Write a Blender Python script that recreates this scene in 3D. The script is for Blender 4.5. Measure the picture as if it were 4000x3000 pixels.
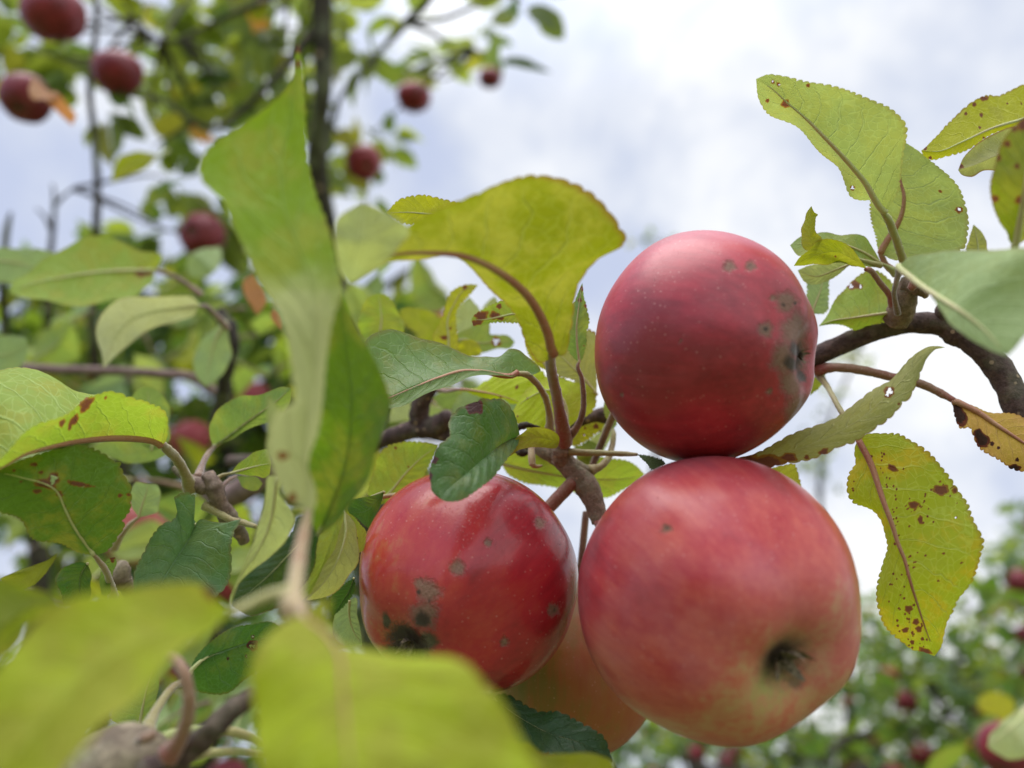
import bpy, math, random
import numpy as np
from mathutils import Vector, Matrix, noise as mnoise

for o in list(bpy.data.objects):
    bpy.data.objects.remove(o)
scene = bpy.context.scene
COL = scene.collection
rng = random.Random(7)
nrg = np.random.default_rng(11)

# ------------------------------------------------------------------ camera
PITCH = math.radians(28.0)
CAM = np.array([0.0, 0.0, 1.5])
FPX = 3020.0                       # focal length in pixels of the 4000 px wide photograph
cd = bpy.data.cameras.new("camera")
cam = bpy.data.objects.new("camera", cd)
COL.objects.link(cam)
cam.location = CAM
cam.rotation_euler = (math.pi / 2 + PITCH, 0, 0)
cd.sensor_width = 36.0
cd.lens = 36.0 * FPX / 4000.0
cd.clip_start = 0.01
cd.clip_end = 3000
cd.dof.use_dof = True
cd.dof.focus_distance = 0.222
cd.dof.aperture_fstop = 6.3
scene.camera = cam
RIGHT = np.array([1.0, 0, 0])
UP = np.array([0, -math.sin(PITCH), math.cos(PITCH)])
FWD = np.array([0, math.cos(PITCH), math.sin(PITCH)])

# ------------------------------------------------------------------ render / exposure
scene.view_settings.view_transform = 'Standard'
scene.view_settings.look = 'None'
scene.view_settings.exposure = 0.25
scene.view_settings.gamma = 1.0
scene.render.engine = 'CYCLES'
scene.cycles.use_denoising = True
scene.cycles.max_bounces = 8
scene.cycles.diffuse_bounces = 4
scene.cycles.glossy_bounces = 3
scene.cycles.transmission_bounces = 6
scene.cycles.caustics_reflective = False
scene.cycles.caustics_refractive = False

# ------------------------------------------------------------------ node helpers
class NT:
    def __init__(s, tree):
        s.t = tree
        tree.nodes.clear()
    def n(s, typ, **kw):
        nd = s.t.nodes.new(typ)
        for k, v in kw.items():
            setattr(nd, k, v)
        return nd
    def put(s, sock, v):
        if isinstance(v, bpy.types.NodeSocket):
            s.t.links.new(v, sock)
        elif v is not None:
            if isinstance(v, (tuple, list)) and len(v) == 3 and sock.type == 'RGBA':
                v = (*v, 1)
            sock.default_value = v
    def m(s, op, a, b=None, c=None, clamp=False):
        nd = s.n('ShaderNodeMath', operation=op)
        nd.use_clamp = clamp
        s.put(nd.inputs[0], a)
        if b is not None: s.put(nd.inputs[1], b)
        if c is not None: s.put(nd.inputs[2], c)
        return nd.outputs[0]
    def mix(s, f, a, b, mode='MIX'):
        nd = s.n('ShaderNodeMix', data_type='RGBA', blend_type=mode)
        s.put(nd.inputs[0], f); s.put(nd.inputs[6], a); s.put(nd.inputs[7], b)
        return nd.outputs[2]
    def ss(s, v, lo, hi, a=0.0, b=1.0):
        nd = s.n('ShaderNodeMapRange', interpolation_type='SMOOTHSTEP')
        s.put(nd.inputs['Value'], v)
        nd.inputs['From Min'].default_value = lo; nd.inputs['From Max'].default_value = hi
        nd.inputs['To Min'].default_value = a; nd.inputs['To Max'].default_value = b
        return nd.outputs[0]
    def noise(s, vec, scale, detail=3, rough=.55, dist=0.0):
        nd = s.n('ShaderNodeTexNoise')
        if vec is not None: s.put(nd.inputs['Vector'], vec)
        nd.inputs['Scale'].default_value = scale; nd.inputs['Detail'].default_value = detail
        nd.inputs['Roughness'].default_value = rough; nd.inputs['Distortion'].default_value = dist
        return nd.outputs[0]
    def vor(s, vec, scale, feature='F1', out='Distance'):
        nd = s.n('ShaderNodeTexVoronoi', feature=feature)
        s.put(nd.inputs['Vector'], vec)
        nd.inputs['Scale'].default_value = scale
        return nd.outputs[out]
    def attr(s, name, out='Fac'):
        nd = s.n('ShaderNodeAttribute', attribute_name=name)
        return nd.outputs[out]
    def vm(s, op, a, b=None):
        nd = s.n('ShaderNodeVectorMath', operation=op)
        s.put(nd.inputs[0], a)
        if b is not None: s.put(nd.inputs[1], b)
        return nd.outputs[0]
    def ramp(s, f, stops):
        nd = s.n('ShaderNodeValToRGB')
        cr = nd.color_ramp
        while len(cr.elements) < len(stops): cr.elements.new(0.5)
        for e, (p, c) in zip(cr.elements, stops):
            e.position = p; e.color = (*c, 1)
        s.put(nd.inputs[0], f)
        return nd.outputs[0]
    def bump(s, h, dist, strength=1.0, normal=None):
        nd = s.n('ShaderNodeBump')
        nd.inputs['Strength'].default_value = strength
        nd.inputs['Distance'].default_value = dist
        s.put(nd.inputs['Height'], h)
        if normal is not None: s.put(nd.inputs['Normal'], normal)
        return nd.outputs[0]
    def bsdf(s, **kw):
        nd = s.n('ShaderNodeBsdfPrincipled')
        for k, v in kw.items():
            s.put(nd.inputs[k.replace('_', ' ')], v)
        return nd.outputs[0]
    def out(s, sh):
        o = s.n('ShaderNodeOutputMaterial')
        s.t.links.new(sh, o.inputs[0])

def new_mat(name):
    m = bpy.data.materials.new(name)
    m.use_nodes = True
    return m, NT(m.node_tree)

# ------------------------------------------------------------------ world: daylight sky with cloud
SUN_EL, SUN_AZ = math.radians(72), math.radians(215)   # azimuth measured clockwise from +Y (view direction)
world = bpy.data.worlds.new("World")
scene.world = world
world.use_nodes = True
w = NT(world.node_tree)
sky = w.n('ShaderNodeTexSky', sky_type='NISHITA')
sky.sun_disc = False
sky.sun_elevation = SUN_EL
sky.sun_rotation = SUN_AZ
sky.air_density = 1.0; sky.dust_density = 2.0
tc = w.n('ShaderNodeTexCoord').outputs['Generated']
sp = w.n('ShaderNodeSeparateXYZ'); w.put(sp.inputs[0], tc)
n1 = w.noise(tc, 3.4, 5, .55, .3)
n2 = w.noise(w.vm('ADD', tc, (3.1, 1.7, .4)), 7.5, 4, .5)
dens = w.m('ADD', w.m('MULTIPLY', n1, .68), w.m('MULTIPLY', n2, .42))
# thicker, brighter cloud to the right; thin bluish gaps to the left of centre
dens = w.m('ADD', dens, w.m('MULTIPLY', sp.outputs[0], .17))
cl = w.ss(dens, .42, .74)
cloudcol = w.ramp(cl, [(0, (.50, .56, .73)), (.3, (.59, .64, .76)), (.65, (.72, .755, .83)), (1, (.90, .91, .92))])
skyb = w.mix(1.0, sky.outputs[0], (.1, .1, .1), 'MULTIPLY')
skymix = w.mix(.96, skyb, cloudcol)
# sky gain added at the zenith and behind the camera to light the apples
back = w.ss(sp.outputs[1], .2, -.7)
zen = w.ss(sp.outputs[2], .72, 1.0)
gain = w.m('ADD', 1.0, w.m('ADD', w.m('MULTIPLY', back, .55), w.m('MULTIPLY', zen, 1.5)))
bg = w.n('ShaderNodeBackground')
w.put(bg.inputs[0], skymix); w.put(bg.inputs[1], gain)
wo = w.n('ShaderNodeOutputWorld'); w.t.links.new(bg.outputs[0], wo.inputs[0])

sd = bpy.data.lights.new("sun", 'SUN')
sd.energy = 2.3
sd.angle = math.radians(50)
sd.color = (1.0, .96, .9)
sun = bpy.data.objects.new("sun", sd)
COL.objects.link(sun)
sv = Vector((math.sin(SUN_AZ) * math.cos(SUN_EL), math.cos(SUN_AZ) * math.cos(SUN_EL), math.sin(SUN_EL)))
sun.rotation_euler = sv.to_track_quat('Z', 'Y').to_euler()

# ------------------------------------------------------------------ geometry helpers
def W(px, py, d):
    return CAM + FWD * d + RIGHT * ((px - 2000.0) / FPX * d) + UP * ((1500.0 - py) / FPX * d)
def Wa(a):
    a = np.asarray(a, float)
    d = a[:, 2:3]
    return CAM + FWD * d + RIGHT * ((a[:, 0:1] - 2000.0) / FPX * d) + UP * ((1500.0 - a[:, 1:2]) / FPX * d)
def project(P):
    v = P - CAM
    d = v @ FWD
    return np.stack([2000 + FPX * (v @ RIGHT) / d, 1500 - FPX * (v @ UP) / d, d], -1)
CROP = {'F': (0, 0, 1.80832), 'P': (0, 0, 1), 'C1': (0, 0, .6329), 'C2': (1200, 0, .6329), 'C3': (2700, 200, .60269),
        'C4': (0, 900, .6329), 'C5': (1200, 1000, .6329), 'C6': (2600, 1100, .6329), 'C7': (0, 2000, .6329),
        'C8': (1200, 2000, .6329), 'C9': (2600, 2000, .6329), 'D1': (0, 1500, .36166), 'D2': (700, 1400, .36166),
        'D3': (800, 1900, .36157), 'D4': (1400, 1050, .45208), 'D5': (1900, 1500, .3316), 'D6': (300, 2350, .39177),
        'D7': (0, 2100, .31646)}
def cv(cr, pts):
    ox, oy, s = CROP[cr]
    return [(ox + s * p[0], oy + s * p[1]) + tuple(p[2:]) for p in pts]

def spline(P, n, u=None):
    P = np.asarray(P, float)
    if len(P) == 2:
        t = np.linspace(0, 1, n)[:, None] if u is None else np.asarray(u)[:, None]
        return P[0] * (1 - t) + P[1] * t
    seg = np.linalg.norm(np.diff(P[:, :2], axis=0), axis=1) if P.shape[1] < 3 else np.linalg.norm(np.diff(P, axis=0), axis=1)
    seg = np.maximum(seg, 1e-9)
    T = np.concatenate([[0], np.cumsum(seg)]); T /= T[-1]
    m = np.zeros_like(P)
    h = np.diff(T)[:, None]
    dl = np.diff(P, axis=0) / h
    m[1:-1] = (dl[:-1] * h[1:] + dl[1:] * h[:-1]) / (h[1:] + h[:-1])
    m[0] = dl[0]; m[-1] = dl[-1]
    u = np.linspace(0, 1, n) if u is None else np.asarray(u)
    k = np.clip(np.searchsorted(T, u, side='right') - 1, 0, len(T) - 2)
    hh = (T[k + 1] - T[k])[:, None]
    t = ((u - T[k]) / hh[:, 0])[:, None]
    return ((2*t**3 - 3*t**2 + 1) * P[k] + (t**3 - 2*t**2 + t) * hh * m[k]
            + (-2*t**3 + 3*t**2) * P[k+1] + (t**3 - t**2) * hh * m[k+1])

def link(name, me, mat, parent=None, origin=None):
    o = bpy.data.objects.new(name, me)
    if mat is not None:
        for mm in (mat if isinstance(mat, (list, tuple)) else [mat]):
            me.materials.append(mm)
    COL.objects.link(o)
    if parent is not None:
        o.parent = parent
    elif origin is not None:
        o.location = origin
    return o

def mk_mesh(name, V, F, smooth=True):
    me = bpy.data.meshes.new(name)
    me.from_pydata([tuple(map(float, v)) for v in V], [], F)
    me.update()
    if smooth:
        me.polygons.foreach_set('use_smooth', [True] * len(me.polygons))
    return me

def thing(name, label, cat, loc, group=None):
    o = bpy.data.objects.new(name, None)
    o.empty_display_size = .01
    COL.objects.link(o)
    o.location = loc
    o['label'] = label; o['category'] = cat
    if group: o['group'] = group
    return o

def vnoise(P, s):
    return np.array([mnoise.noise(Vector(p) * s) for p in P])

def tube_geo(pts, radii, nseg=12, nlen=None, lump=0.0, lumpscale=200.0, cap=True, base=0):
    P = np.asarray(pts, float)
    n = nlen or max(8, len(P) * 6)
    seg = np.linalg.norm(np.diff(P, axis=0), axis=1)
    T = np.concatenate([[0], np.cumsum(seg)]); T /= T[-1]
    C = spline(P, n)
    r = np.interp(np.linspace(0, 1, n), np.linspace(0, 1, len(radii)), radii) if len(radii) != len(P) else np.interp(np.linspace(0, 1, n), T, radii)
    tg = np.gradient(C, axis=0); tg /= np.linalg.norm(tg, axis=1)[:, None] + 1e-12
    nrm = np.cross(tg[0], [0.3, 0.2, 1.0]); nrm /= np.linalg.norm(nrm)
    V = []
    for i in range(n):
        nrm = nrm - tg[i] * (nrm @ tg[i]); nrm /= np.linalg.norm(nrm)
        b = np.cross(tg[i], nrm)
        for k in range(nseg):
            a = 2 * math.pi * k / nseg
            dr = nrm * math.cos(a) + b * math.sin(a)
            rr = r[i]
            if lump:
                q = C[i] + dr * rr
                rr *= 1 + lump * mnoise.noise(Vector(q) * lumpscale) + lump * .5 * mnoise.noise(Vector(q) * lumpscale * 2.7)
            V.append(C[i] + dr * rr)
    F = []
    for i in range(n - 1):
        for k in range(nseg):
            k2 = (k + 1) % nseg
            F.append((base + i*nseg + k, base + i*nseg + k2, base + (i+1)*nseg + k2, base + (i+1)*nseg + k))
    if cap:
        V.append(C[0] - tg[0] * r[0] * .4); V.append(C[-1] + tg[-1] * r[-1] * .4)
        c0 = base + len(V) - 2; c1 = c0 + 1
        for k in range(nseg):
            k2 = (k + 1) % nseg
            F.append((c0, base + k2, base + k))
            F.append((c1, base + (n-1)*nseg + k, base + (n-1)*nseg + k2))
    return V, F

def tubes(name, specs, mat, parent=None, origin=(0, 0, 0)):
    """several branching tubes of one woody part as one mesh; coordinates relative to origin"""
    V, F = [], []
    for s in specs:
        v, f = tube_geo(base=len(V), **s)
        V += v; F += f
    V = [v - np.asarray(origin) for v in V]
    me = mk_mesh(name, V, F)
    return link(name, me, mat, parent)
# ------------------------------------------------------------------ materials
_leafmats = {}
def leaf_mat(key, top, under, trans, yellow=(.42, .40, .04), yamt=.3, tmix=.42, edge=(.30, .10, .03), eamt=.25,
             spotauto=0.0, rough_top=.42, basepale=None, darkspot=False):
    if key in _leafmats: return _leafmats[key]
    m, t = new_mat('leaf_' + key)
    uvn = t.n('ShaderNodeUVMap').outputs[0]
    sp = t.n('ShaderNodeSeparateXYZ'); t.put(sp.inputs[0], uvn)
    s = sp.outputs[0]
    tt = t.m('MULTIPLY_ADD', sp.outputs[1], 2.0, -1.0)
    a = t.m('ABSOLUTE', tt)
    oi = t.n('ShaderNodeObjectInfo').outputs['Random']
    geo = t.n('ShaderNodeNewGeometry')
    pos = geo.outputs['Position']
    bf = geo.outputs['Backfacing']
    off = t.vm('ADD', uvn, t.vm('MULTIPLY', t.n('ShaderNodeObjectInfo').outputs['Location'], (7.3, 9.1, 5.7)))
    nz = t.noise(pos, 90, 4, .6)
    nzb = t.noise(pos, 420, 3, .6)
    # side veins
    side = t.m('MULTIPLY', t.m('SIGN', tt), .23)
    wob = t.noise(off, 5.0, 2)
    ph = t.m('ADD', t.m('SUBTRACT', t.m('MULTIPLY', s, 9.0), t.m('MULTIPLY', t.m('POWER', a, 1.25), 1.7)),
             t.m('ADD', side, t.m('MULTIPLY', wob, .9)))
    fr = t.m('ABSOLUTE', t.m('MULTIPLY_ADD', t.m('FRACT', ph), 2.0, -1.0))
    v2 = t.ss(fr, .87, .99)
    v2 = t.m('MULTIPLY', v2, t.ss(a, 1.0, .55, .15, 1.0))
    v1 = t.ss(a, .032, .008)
    cmb = t.n('ShaderNodeCombineXYZ'); t.put(cmb.inputs[0], t.m('MULTIPLY', s, 26.0)); t.put(cmb.inputs[1], t.m('MULTIPLY', tt, 8.0)); t.put(cmb.inputs[2], t.m('MULTIPLY', oi, 9.0))
    cw = t.vm('ADD', cmb.outputs[0], t.vm('MULTIPLY', t.n('ShaderNodeTexNoise').outputs['Color'], (.6, .6, 0)))
    ve = t.vor(cw, 1.0, 'DISTANCE_TO_EDGE')
    v3 = t.m('MULTIPLY', t.ss(ve, .09, .01), .5)
    veins = t.m('MAXIMUM', t.m('MAXIMUM', v1, v2), v3)
    veinb = t.m('MAXIMUM', v1, v2)
    # colour
    ymask = t.m('MULTIPLY', t.ss(t.m('ADD', nz, t.m('MULTIPLY', oi, .12)), .48, .68), yamt * 1.6, clamp=True)
    topc = t.mix(ymask, top, tuple(.55 * c for c in yellow))
    topc = t.mix(t.ss(nzb, .35, .7, 0, .35), topc, tuple(c * .6 for c in top))
    topc = t.mix(t.m('MULTIPLY', veins, .45), topc, tuple(min(1, c * 1.6 + .07) for c in top))
    undc = t.mix(ymask, under, tuple(.8 * c + .02 for c in yellow))
    undc = t.mix(t.m('MULTIPLY', veins, .8), undc, tuple(min(1, c * 1.35 + .10) for c in under))
    undc = t.mix(t.ss(nzb, .3, .7, 0, .25), undc, tuple(c * .75 for c in under))
    trc = t.mix(ymask, trans, tuple(min(1, 1.35 * c) for c in yellow))
    trc = t.mix(t.m('MULTIPLY', veins, .45), trc, tuple(min(1, c * 1.3 + .05) for c in trans))
    trc = t.mix(t.ss(nzb, .3, .75, 0, .3), trc, tuple(c * .7 for c in trans))
    if basepale:
        bp = t.ss(t.m('ADD', s, t.m('MULTIPLY_ADD', nz, .3, -.15)), .56, .40)
        undc = t.mix(bp, undc, basepale); trc = t.mix(bp, trc, tuple(min(1, c * 1.25) for c in basepale))
    em = t.m('MULTIPLY', t.ss(t.m('ADD', a, t.m('MULTIPLY', nz, .06)), .95, 1.03), eamt)
    topc = t.mix(em, topc, edge); undc = t.mix(em, undc, edge)
    trc = t.mix(em, trc, edge)
    # blotches
    spa = t.m('ADD', t.attr('spot'), t.m('MULTIPLY_ADD', nzb, .7, -.35))
    if spotauto:
        vd = t.vor(t.vm('ADD', off, (0, 0, 0)), 11.0)
        vd = t.m('ADD', vd, t.m('MULTIPLY', t.noise(off, 9, 2), .35))
        spa = t.m('MAXIMUM', spa, t.ss(vd, .18 + .14 * spotauto, .13 + .14 * spotauto))
    rim = t.ss(spa, .12, .30)
    core = t.ss(spa, .42, .62)
    for_c = lambda c, d, e: t.mix(core, t.mix(rim, c, d), e)
    if darkspot:
        topc = for_c(topc, (.10, .028, .02), (.07, .02, .018))
        undc = for_c(undc, (.16, .045, .025), (.06, .03, .02))
        trc = for_c(trc, (.14, .03, .01), (.03, .012, .008))
    else:
        topc = for_c(topc, (.18, .07, .02), (.16, .06, .035))
        undc = for_c(undc, (.26, .13, .04), (.20, .085, .05))
        trc = for_c(trc, (.40, .20, .02), (.22, .07, .03))
    col = t.mix(bf, topc, undc)
    h = t.m('ADD', t.m('MULTIPLY', veinb, -1.0), t.m('ADD', t.m('MULTIPLY', v3, -.35), t.m('MULTIPLY', nzb, .5)))
    nb = t.bump(h, .0004, .8)
    rough = t.m('MULTIPLY_ADD', bf, .65 - rough_top, rough_top)
    pb = t.bsdf(Base_Color=col, Roughness=rough, Specular_IOR_Level=t.m('MULTIPLY_ADD', bf, -.28, .45), Normal=nb)
    tr = t.n('ShaderNodeBsdfTranslucent'); t.put(tr.inputs[0], trc); t.put(tr.inputs[1], nb)
    ms = t.n('ShaderNodeMixShader'); t.put(ms.inputs[0], tmix); t.put(ms.inputs[1], pb); t.put(ms.inputs[2], tr.outputs[0])
    t.out(ms.outputs[0])
    _leafmats[key] = m
    return m

PAL = {
 'fresh':  dict(top=(.13, .26, .035), under=(.27, .36, .07), trans=(.46, .62, .04), yamt=.4),
 'mid':    dict(top=(.09, .20, .04), under=(.26, .34, .11), trans=(.36, .50, .07), yamt=.25),
 'arch':   dict(top=(.13, .16, .02), under=(.22, .24, .02), trans=(.34, .38, .010), yamt=.45, eamt=.6),
 'lime':   dict(top=(.2, .26, .02), under=(.36, .42, .03), trans=(.66, .76, .02), yamt=.5, tmix=.5),
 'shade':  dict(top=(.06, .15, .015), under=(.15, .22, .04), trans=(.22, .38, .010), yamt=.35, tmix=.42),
 'mottle': dict(top=(.12, .22, .03), under=(.2, .28, .06), trans=(.2, .36, .02), yamt=.6),
 'bluetop': dict(top=(.10, .19, .075), under=(.2, .28, .12), trans=(.12, .26, .04), yamt=.1),
 'cream':  dict(top=(.25, .3, .15), under=(.56, .58, .32), trans=(.6, .62, .25), yamt=.1),
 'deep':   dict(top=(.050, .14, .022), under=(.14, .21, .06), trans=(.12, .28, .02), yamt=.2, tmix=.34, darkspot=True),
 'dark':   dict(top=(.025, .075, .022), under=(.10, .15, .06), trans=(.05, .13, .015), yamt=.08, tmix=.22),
 'olive':  dict(top=(.15, .18, .02), under=(.30, .33, .03), trans=(.48, .54, .012), yamt=.4, eamt=.5),
 'fleck':  dict(top=(.24, .29, .02), under=(.36, .42, .05), trans=(.62, .70, .015), yellow=(.62, .50, .02), yamt=.7, eamt=.4),
 'yellow': dict(top=(.28, .29, .02), under=(.42, .42, .04), trans=(.70, .70, .015), yamt=.5, eamt=.5),
 'bright': dict(top=(.24, .34, .02), under=(.40, .48, .03), trans=(.72, .88, .02), yamt=.5, tmix=.48),
 'pale':   dict(top=(.18, .27, .10), under=(.48, .52, .26), trans=(.56, .64, .18), yamt=.15),
 'pgreen': dict(top=(.15, .25, .06), under=(.34, .42, .15), trans=(.48, .58, .12), yamt=.2),
 'twist':  dict(top=(.10, .2, .02), under=(.17, .28, .012), trans=(.44, .62, .012), yamt=.35, basepale=(.50, .52, .22)),
 'blue':   dict(top=(.2, .32, .14), under=(.34, .44, .21), trans=(.40, .54, .16), yamt=.1),
 'strip':  dict(top=(.2, .22, .08), under=(.38, .38, .15), trans=(.46, .48, .11), yamt=.25, eamt=.7),
 'orange': dict(darkspot=True, top=(.45, .22, .04), under=(.60, .36, .10), trans=(.75, .42, .04), yellow=(.6, .42, .04), yamt=.4, eamt=.6),
 'brown':  dict(top=(.32, .15, .07), under=(.45, .24, .13), trans=(.6, .25, .08), yellow=(.5, .25, .05), yamt=.2),
 'spotty': dict(top=(.20, .24, .03), under=(.34, .38, .06), trans=(.58, .66, .02), yamt=.6, eamt=.5, spotauto=.25),
 'redspot': dict(top=(.10, .17, .02), under=(.20, .24, .03), trans=(.32, .40, .012), yamt=.4, eamt=.6, spotauto=.3),
}
def LM(k): return leaf_mat(k, **PAL[k])

def bark_mat(key, c1, c2, lich=.0, bscale=900, rough=.8, dist=.0004):
    m, t = new_mat('bark_' + key)
    pos = t.n('ShaderNodeNewGeometry').outputs['Position']
    a = t.noise(pos, bscale * .35, 5, .65)
    b = t.noise(pos, bscale * 1.2, 4, .6)
    c = t.mix(t.ss(a, .35, .65), c1, c2)
    c = t.mix(t.ss(b, .4, .75, 0, .5), c, tuple(x * .45 for x in c1))
    vd = t.vor(pos, bscale * .22)
    c = t.mix(t.ss(vd, .16, .10, 0, .75), c, (.42, .30, .20))
    if lich:
        l = t.noise(pos, bscale * .12, 4)
        c = t.mix(t.m('MULTIPLY', t.ss(l, .5, .62), lich), c, (.20, .22, .13))
    nb = t.bump(t.m('ADD', a, t.m('MULTIPLY', b, .5)), dist, .9)
    t.out(t.bsdf(Base_Color=c, Roughness=rough, Specular_IOR_Level=.35, Normal=nb))
    return m
BARK = bark_mat('twig', (.050, .028, .026), (.12, .075, .065), .2, dist=.0006)
BARKD = bark_mat('dark', (.022, .016, .014), (.06, .045, .035), .3)
BARKO = bark_mat('old', (.14, .105, .075), (.30, .25, .17), .5, 500)
BARKT = bark_mat('trunk', (.025, .021, .014), (.06, .05, .033), .5, 120, dist=.003)
SPUR = bark_mat('spur', (.17, .12, .08), (.30, .22, .16), .35, 1300, dist=.0006)
MAUVE = bark_mat('mauve', (.16, .10, .09), (.26, .18, .17), .1, 600)

def stem_mat(key, c1, c2, fuzz=.5):
    """petiole: c1 near one end fading with noise into c2; fine pale down"""
    m, t = new_mat('stem_' + key)
    pos = t.n('ShaderNodeNewGeometry').outputs['Position']
    a = t.noise(pos, 60, 3)
    b = t.noise(pos, 1500, 4, .65)
    c = t.mix(t.ss(a, .38, .62), c1, c2)
    c = t.mix(t.ss(b, .5, .75, 0, .4), c, (.5, .42, .32))
    p = t.n('ShaderNodeBsdfPrincipled')
    t.put(p.inputs['Base Color'], c); t.put(p.inputs['Roughness'], .55)
    t.put(p.inputs['Sheen Weight'], fuzz); t.put(p.inputs['Sheen Roughness'], .4)
    t.put(p.inputs['Subsurface Weight'], .0)
    t.put(p.inputs['Normal'], t.bump(b, .0003, .8))
    t.out(p.outputs[0])
    return m
ST = {'red': stem_mat('red', (.26, .065, .045), (.24, .13, .07)), 'olive': stem_mat('olive', (.26, .19, .07), (.30, .27, .10)),
      'green': stem_mat('green', (.30, .36, .10), (.40, .36, .14)), 'pink': stem_mat('pink', (.36, .19, .11), (.40, .30, .15)),
      'brown': stem_mat('brown', (.14, .07, .05), (.26, .15, .09)), 'rib': stem_mat('rib', (.50, .54, .22), (.50, .44, .22), .2),
      'ribred': stem_mat('ribred', (.42, .22, .12), (.36, .13, .08), .2)}

def apple_mat(key, ramp, bloom=.25, rough=.33, lent=.5, cr=.26):
    m, t = new_mat('apple_skin_' + key)
    tcn = t.n('ShaderNodeTexCoord').outputs['Object']
    u = t.vm('MULTIPLY', tcn, (30., 30., 30.))
    st = t.vm('MULTIPLY', tcn, (620., 620., 45.))
    st2 = t.vm('MULTIPLY', tcn, (190., 190., 22.))
    oi = t.n('ShaderNodeObjectInfo').outputs['Random']
    streak = t.noise(st, 1, 3, .6)
    streak2 = t.noise(st2, 1, 3, .6)
    big = t.noise(u, 1.7, 3, .5)
    f = t.m('ADD', t.attr('blush'), t.m('MULTIPLY_ADD', streak, .34, -.17))
    f = t.m('ADD', f, t.m('MULTIPLY_ADD', streak2, .46, -.23))
    f = t.m('ADD', f, t.m('MULTIPLY_ADD', big, .75, -.375), clamp=True)
    c = t.ramp(f, ramp)
    # waxy bloom in soft cloudy patches
    bl = t.m('MULTIPLY', t.ss(t.noise(u, 1.1, 4, .6), .40, .70), bloom)
    c = t.mix(bl, c, (.60, .30, .34))
    # lenticels
    vl = t.vor(tcn, 620.)
    lt = t.m('MULTIPLY', t.ss(vl, .20, .07), t.ss(t.noise(u, 9, 2), .42, .58, 0, lent))
    c = t.mix(lt, c, (.62, .30, .28))
    # russet, scab and scratches
    fine = t.noise(tcn, 1300, 5, .7)
    rs = t.m('ADD', t.attr('russet'), t.m('MULTIPLY_ADD', fine, 1.0, -.5))
    rm = t.ss(rs, .05, .85)
    c = t.mix(t.m('MULTIPLY', rm, .80), c, t.mix(fine, (.13, .075, .05), (.34, .25, .17)))
    dk = t.m('ADD', t.attr('dark'), t.m('MULTIPLY_ADD', fine, .9, -.45))
    c = t.mix(t.ss(dk, .15, .80), c, t.mix(fine, (.012, .008, .006), (.09, .05, .035)))
    r = t.m('ADD', rough, t.m('ADD', t.m('MULTIPLY', rm, .4), t.m('MULTIPLY', bl, .3)))
    nb = t.bump(t.m('ADD', t.m('ADD', t.m('MULTIPLY', t.m('MULTIPLY', rm, fine), 1.2), t.m('MULTIPLY', big, .35)), t.m('MULTIPLY', fine, .06)), .0008, .8)
    p = t.n('ShaderNodeBsdfPrincipled')
    t.put(p.inputs['Base Color'], c); t.put(p.inputs['Roughness'], r); t.put(p.inputs['Normal'], nb)
    t.put(p.inputs['Specular IOR Level'], .32)
    t.put(p.inputs['Coat Weight'], .22); t.put(p.inputs['Coat Roughness'], cr)
    t.out(p.outputs[0])
    return m
RED = [(0, (.40, .38, .12)), (.22, (.54, .26, .14)), (.42, (.55, .10, .075)), (.7, (.42, .030, .040)), (1, (.22, .016, .028))]
DEEP = [(0, (.45, .25, .10)), (.2, (.55, .12, .11)), (.45, (.49, .065, .085)), (.7, (.42, .026, .046)), (1, (.23, .012, .024))]
PEACH = [(0, (.10, .12, .018)), (.35, (.17, .13, .022)), (.65, (.34, .10, .035)), (1, (.32, .045, .035))]  # the hidden apple's shade is put into the dark olive end
A_RED = apple_mat('red', RED, .22)
A_DEEP = apple_mat('deep', DEEP, .10, .38)
A_GLOSS = apple_mat('gloss', [(0, (.34, .22, .07)), (.25, (.44, .15, .06)), (.45, (.46, .05, .035)), (.7, (.40, .018, .028)), (1, (.20, .010, .018))], .05, .22, .45, .13)
A_PEACH = apple_mat('peach', PEACH, .15, .4)
A_FAR = apple_mat('far', [(p_, tuple(x * .62 for x in c_)) for p_, c_ in DEEP], .06, .5)  # darkened copy: shade on the far undersides put into the skin colour

def simple_mat(name, c1, c2, scale, rough=.8):
    m, t = new_mat(name)
    pos = t.n('ShaderNodeNewGeometry').outputs['Position']
    a = t.noise(pos, scale, 4, .6)
    t.out(t.bsdf(Base_Color=t.mix(t.ss(a, .3, .7), c1, c2), Roughness=rough))
    return m
DRY = simple_mat('dry_calyx', (.05, .036, .024), (.26, .20, .13), 1100)
DRYP = simple_mat('pale_fibre', (.20, .16, .10), (.45, .40, .28), 900)

# far foliage: per-leaf tint attribute
def crown_mat(name, tmix=.4):
    m, t = new_mat(name)
    tint = t.attr('tint', 'Color')
    bf = t.n('ShaderNodeNewGeometry').outputs['Backfacing']
    pos = t.n('ShaderNodeNewGeometry').outputs['Position']
    nz = t.noise(pos, 45, 3)
    col = t.mix(bf, tint, t.mix(.35, tint, (.30, .34, .18)))
    col = t.mix(t.ss(nz, .4, .7, 0, .4), col, t.mix(1, tint, (.5, .6, .4), 'MULTIPLY'))
    trc = t.mix(1, tint, (3.0, 2.7, 1.0), 'MULTIPLY')
    pb = t.bsdf(Base_Color=col, Roughness=.5, Specular_IOR_Level=.4)
    tr = t.n('ShaderNodeBsdfTranslucent'); t.put(tr.inputs[0], trc)
    ms = t.n('ShaderNodeMixShader'); t.put(ms.inputs[0], tmix); t.put(ms.inputs[1], pb); t.put(ms.inputs[2], tr.outputs[0])
    t.out(ms.outputs[0])
    return m
CROWN = crown_mat('crown_leaves')

# ------------------------------------------------------------------ builders
def set_attr(me, name, vals):
    at = me.attributes.new(name, 'FLOAT', 'POINT')
    at.data.foreach_set('value', np.asarray(vals, np.float32))

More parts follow.
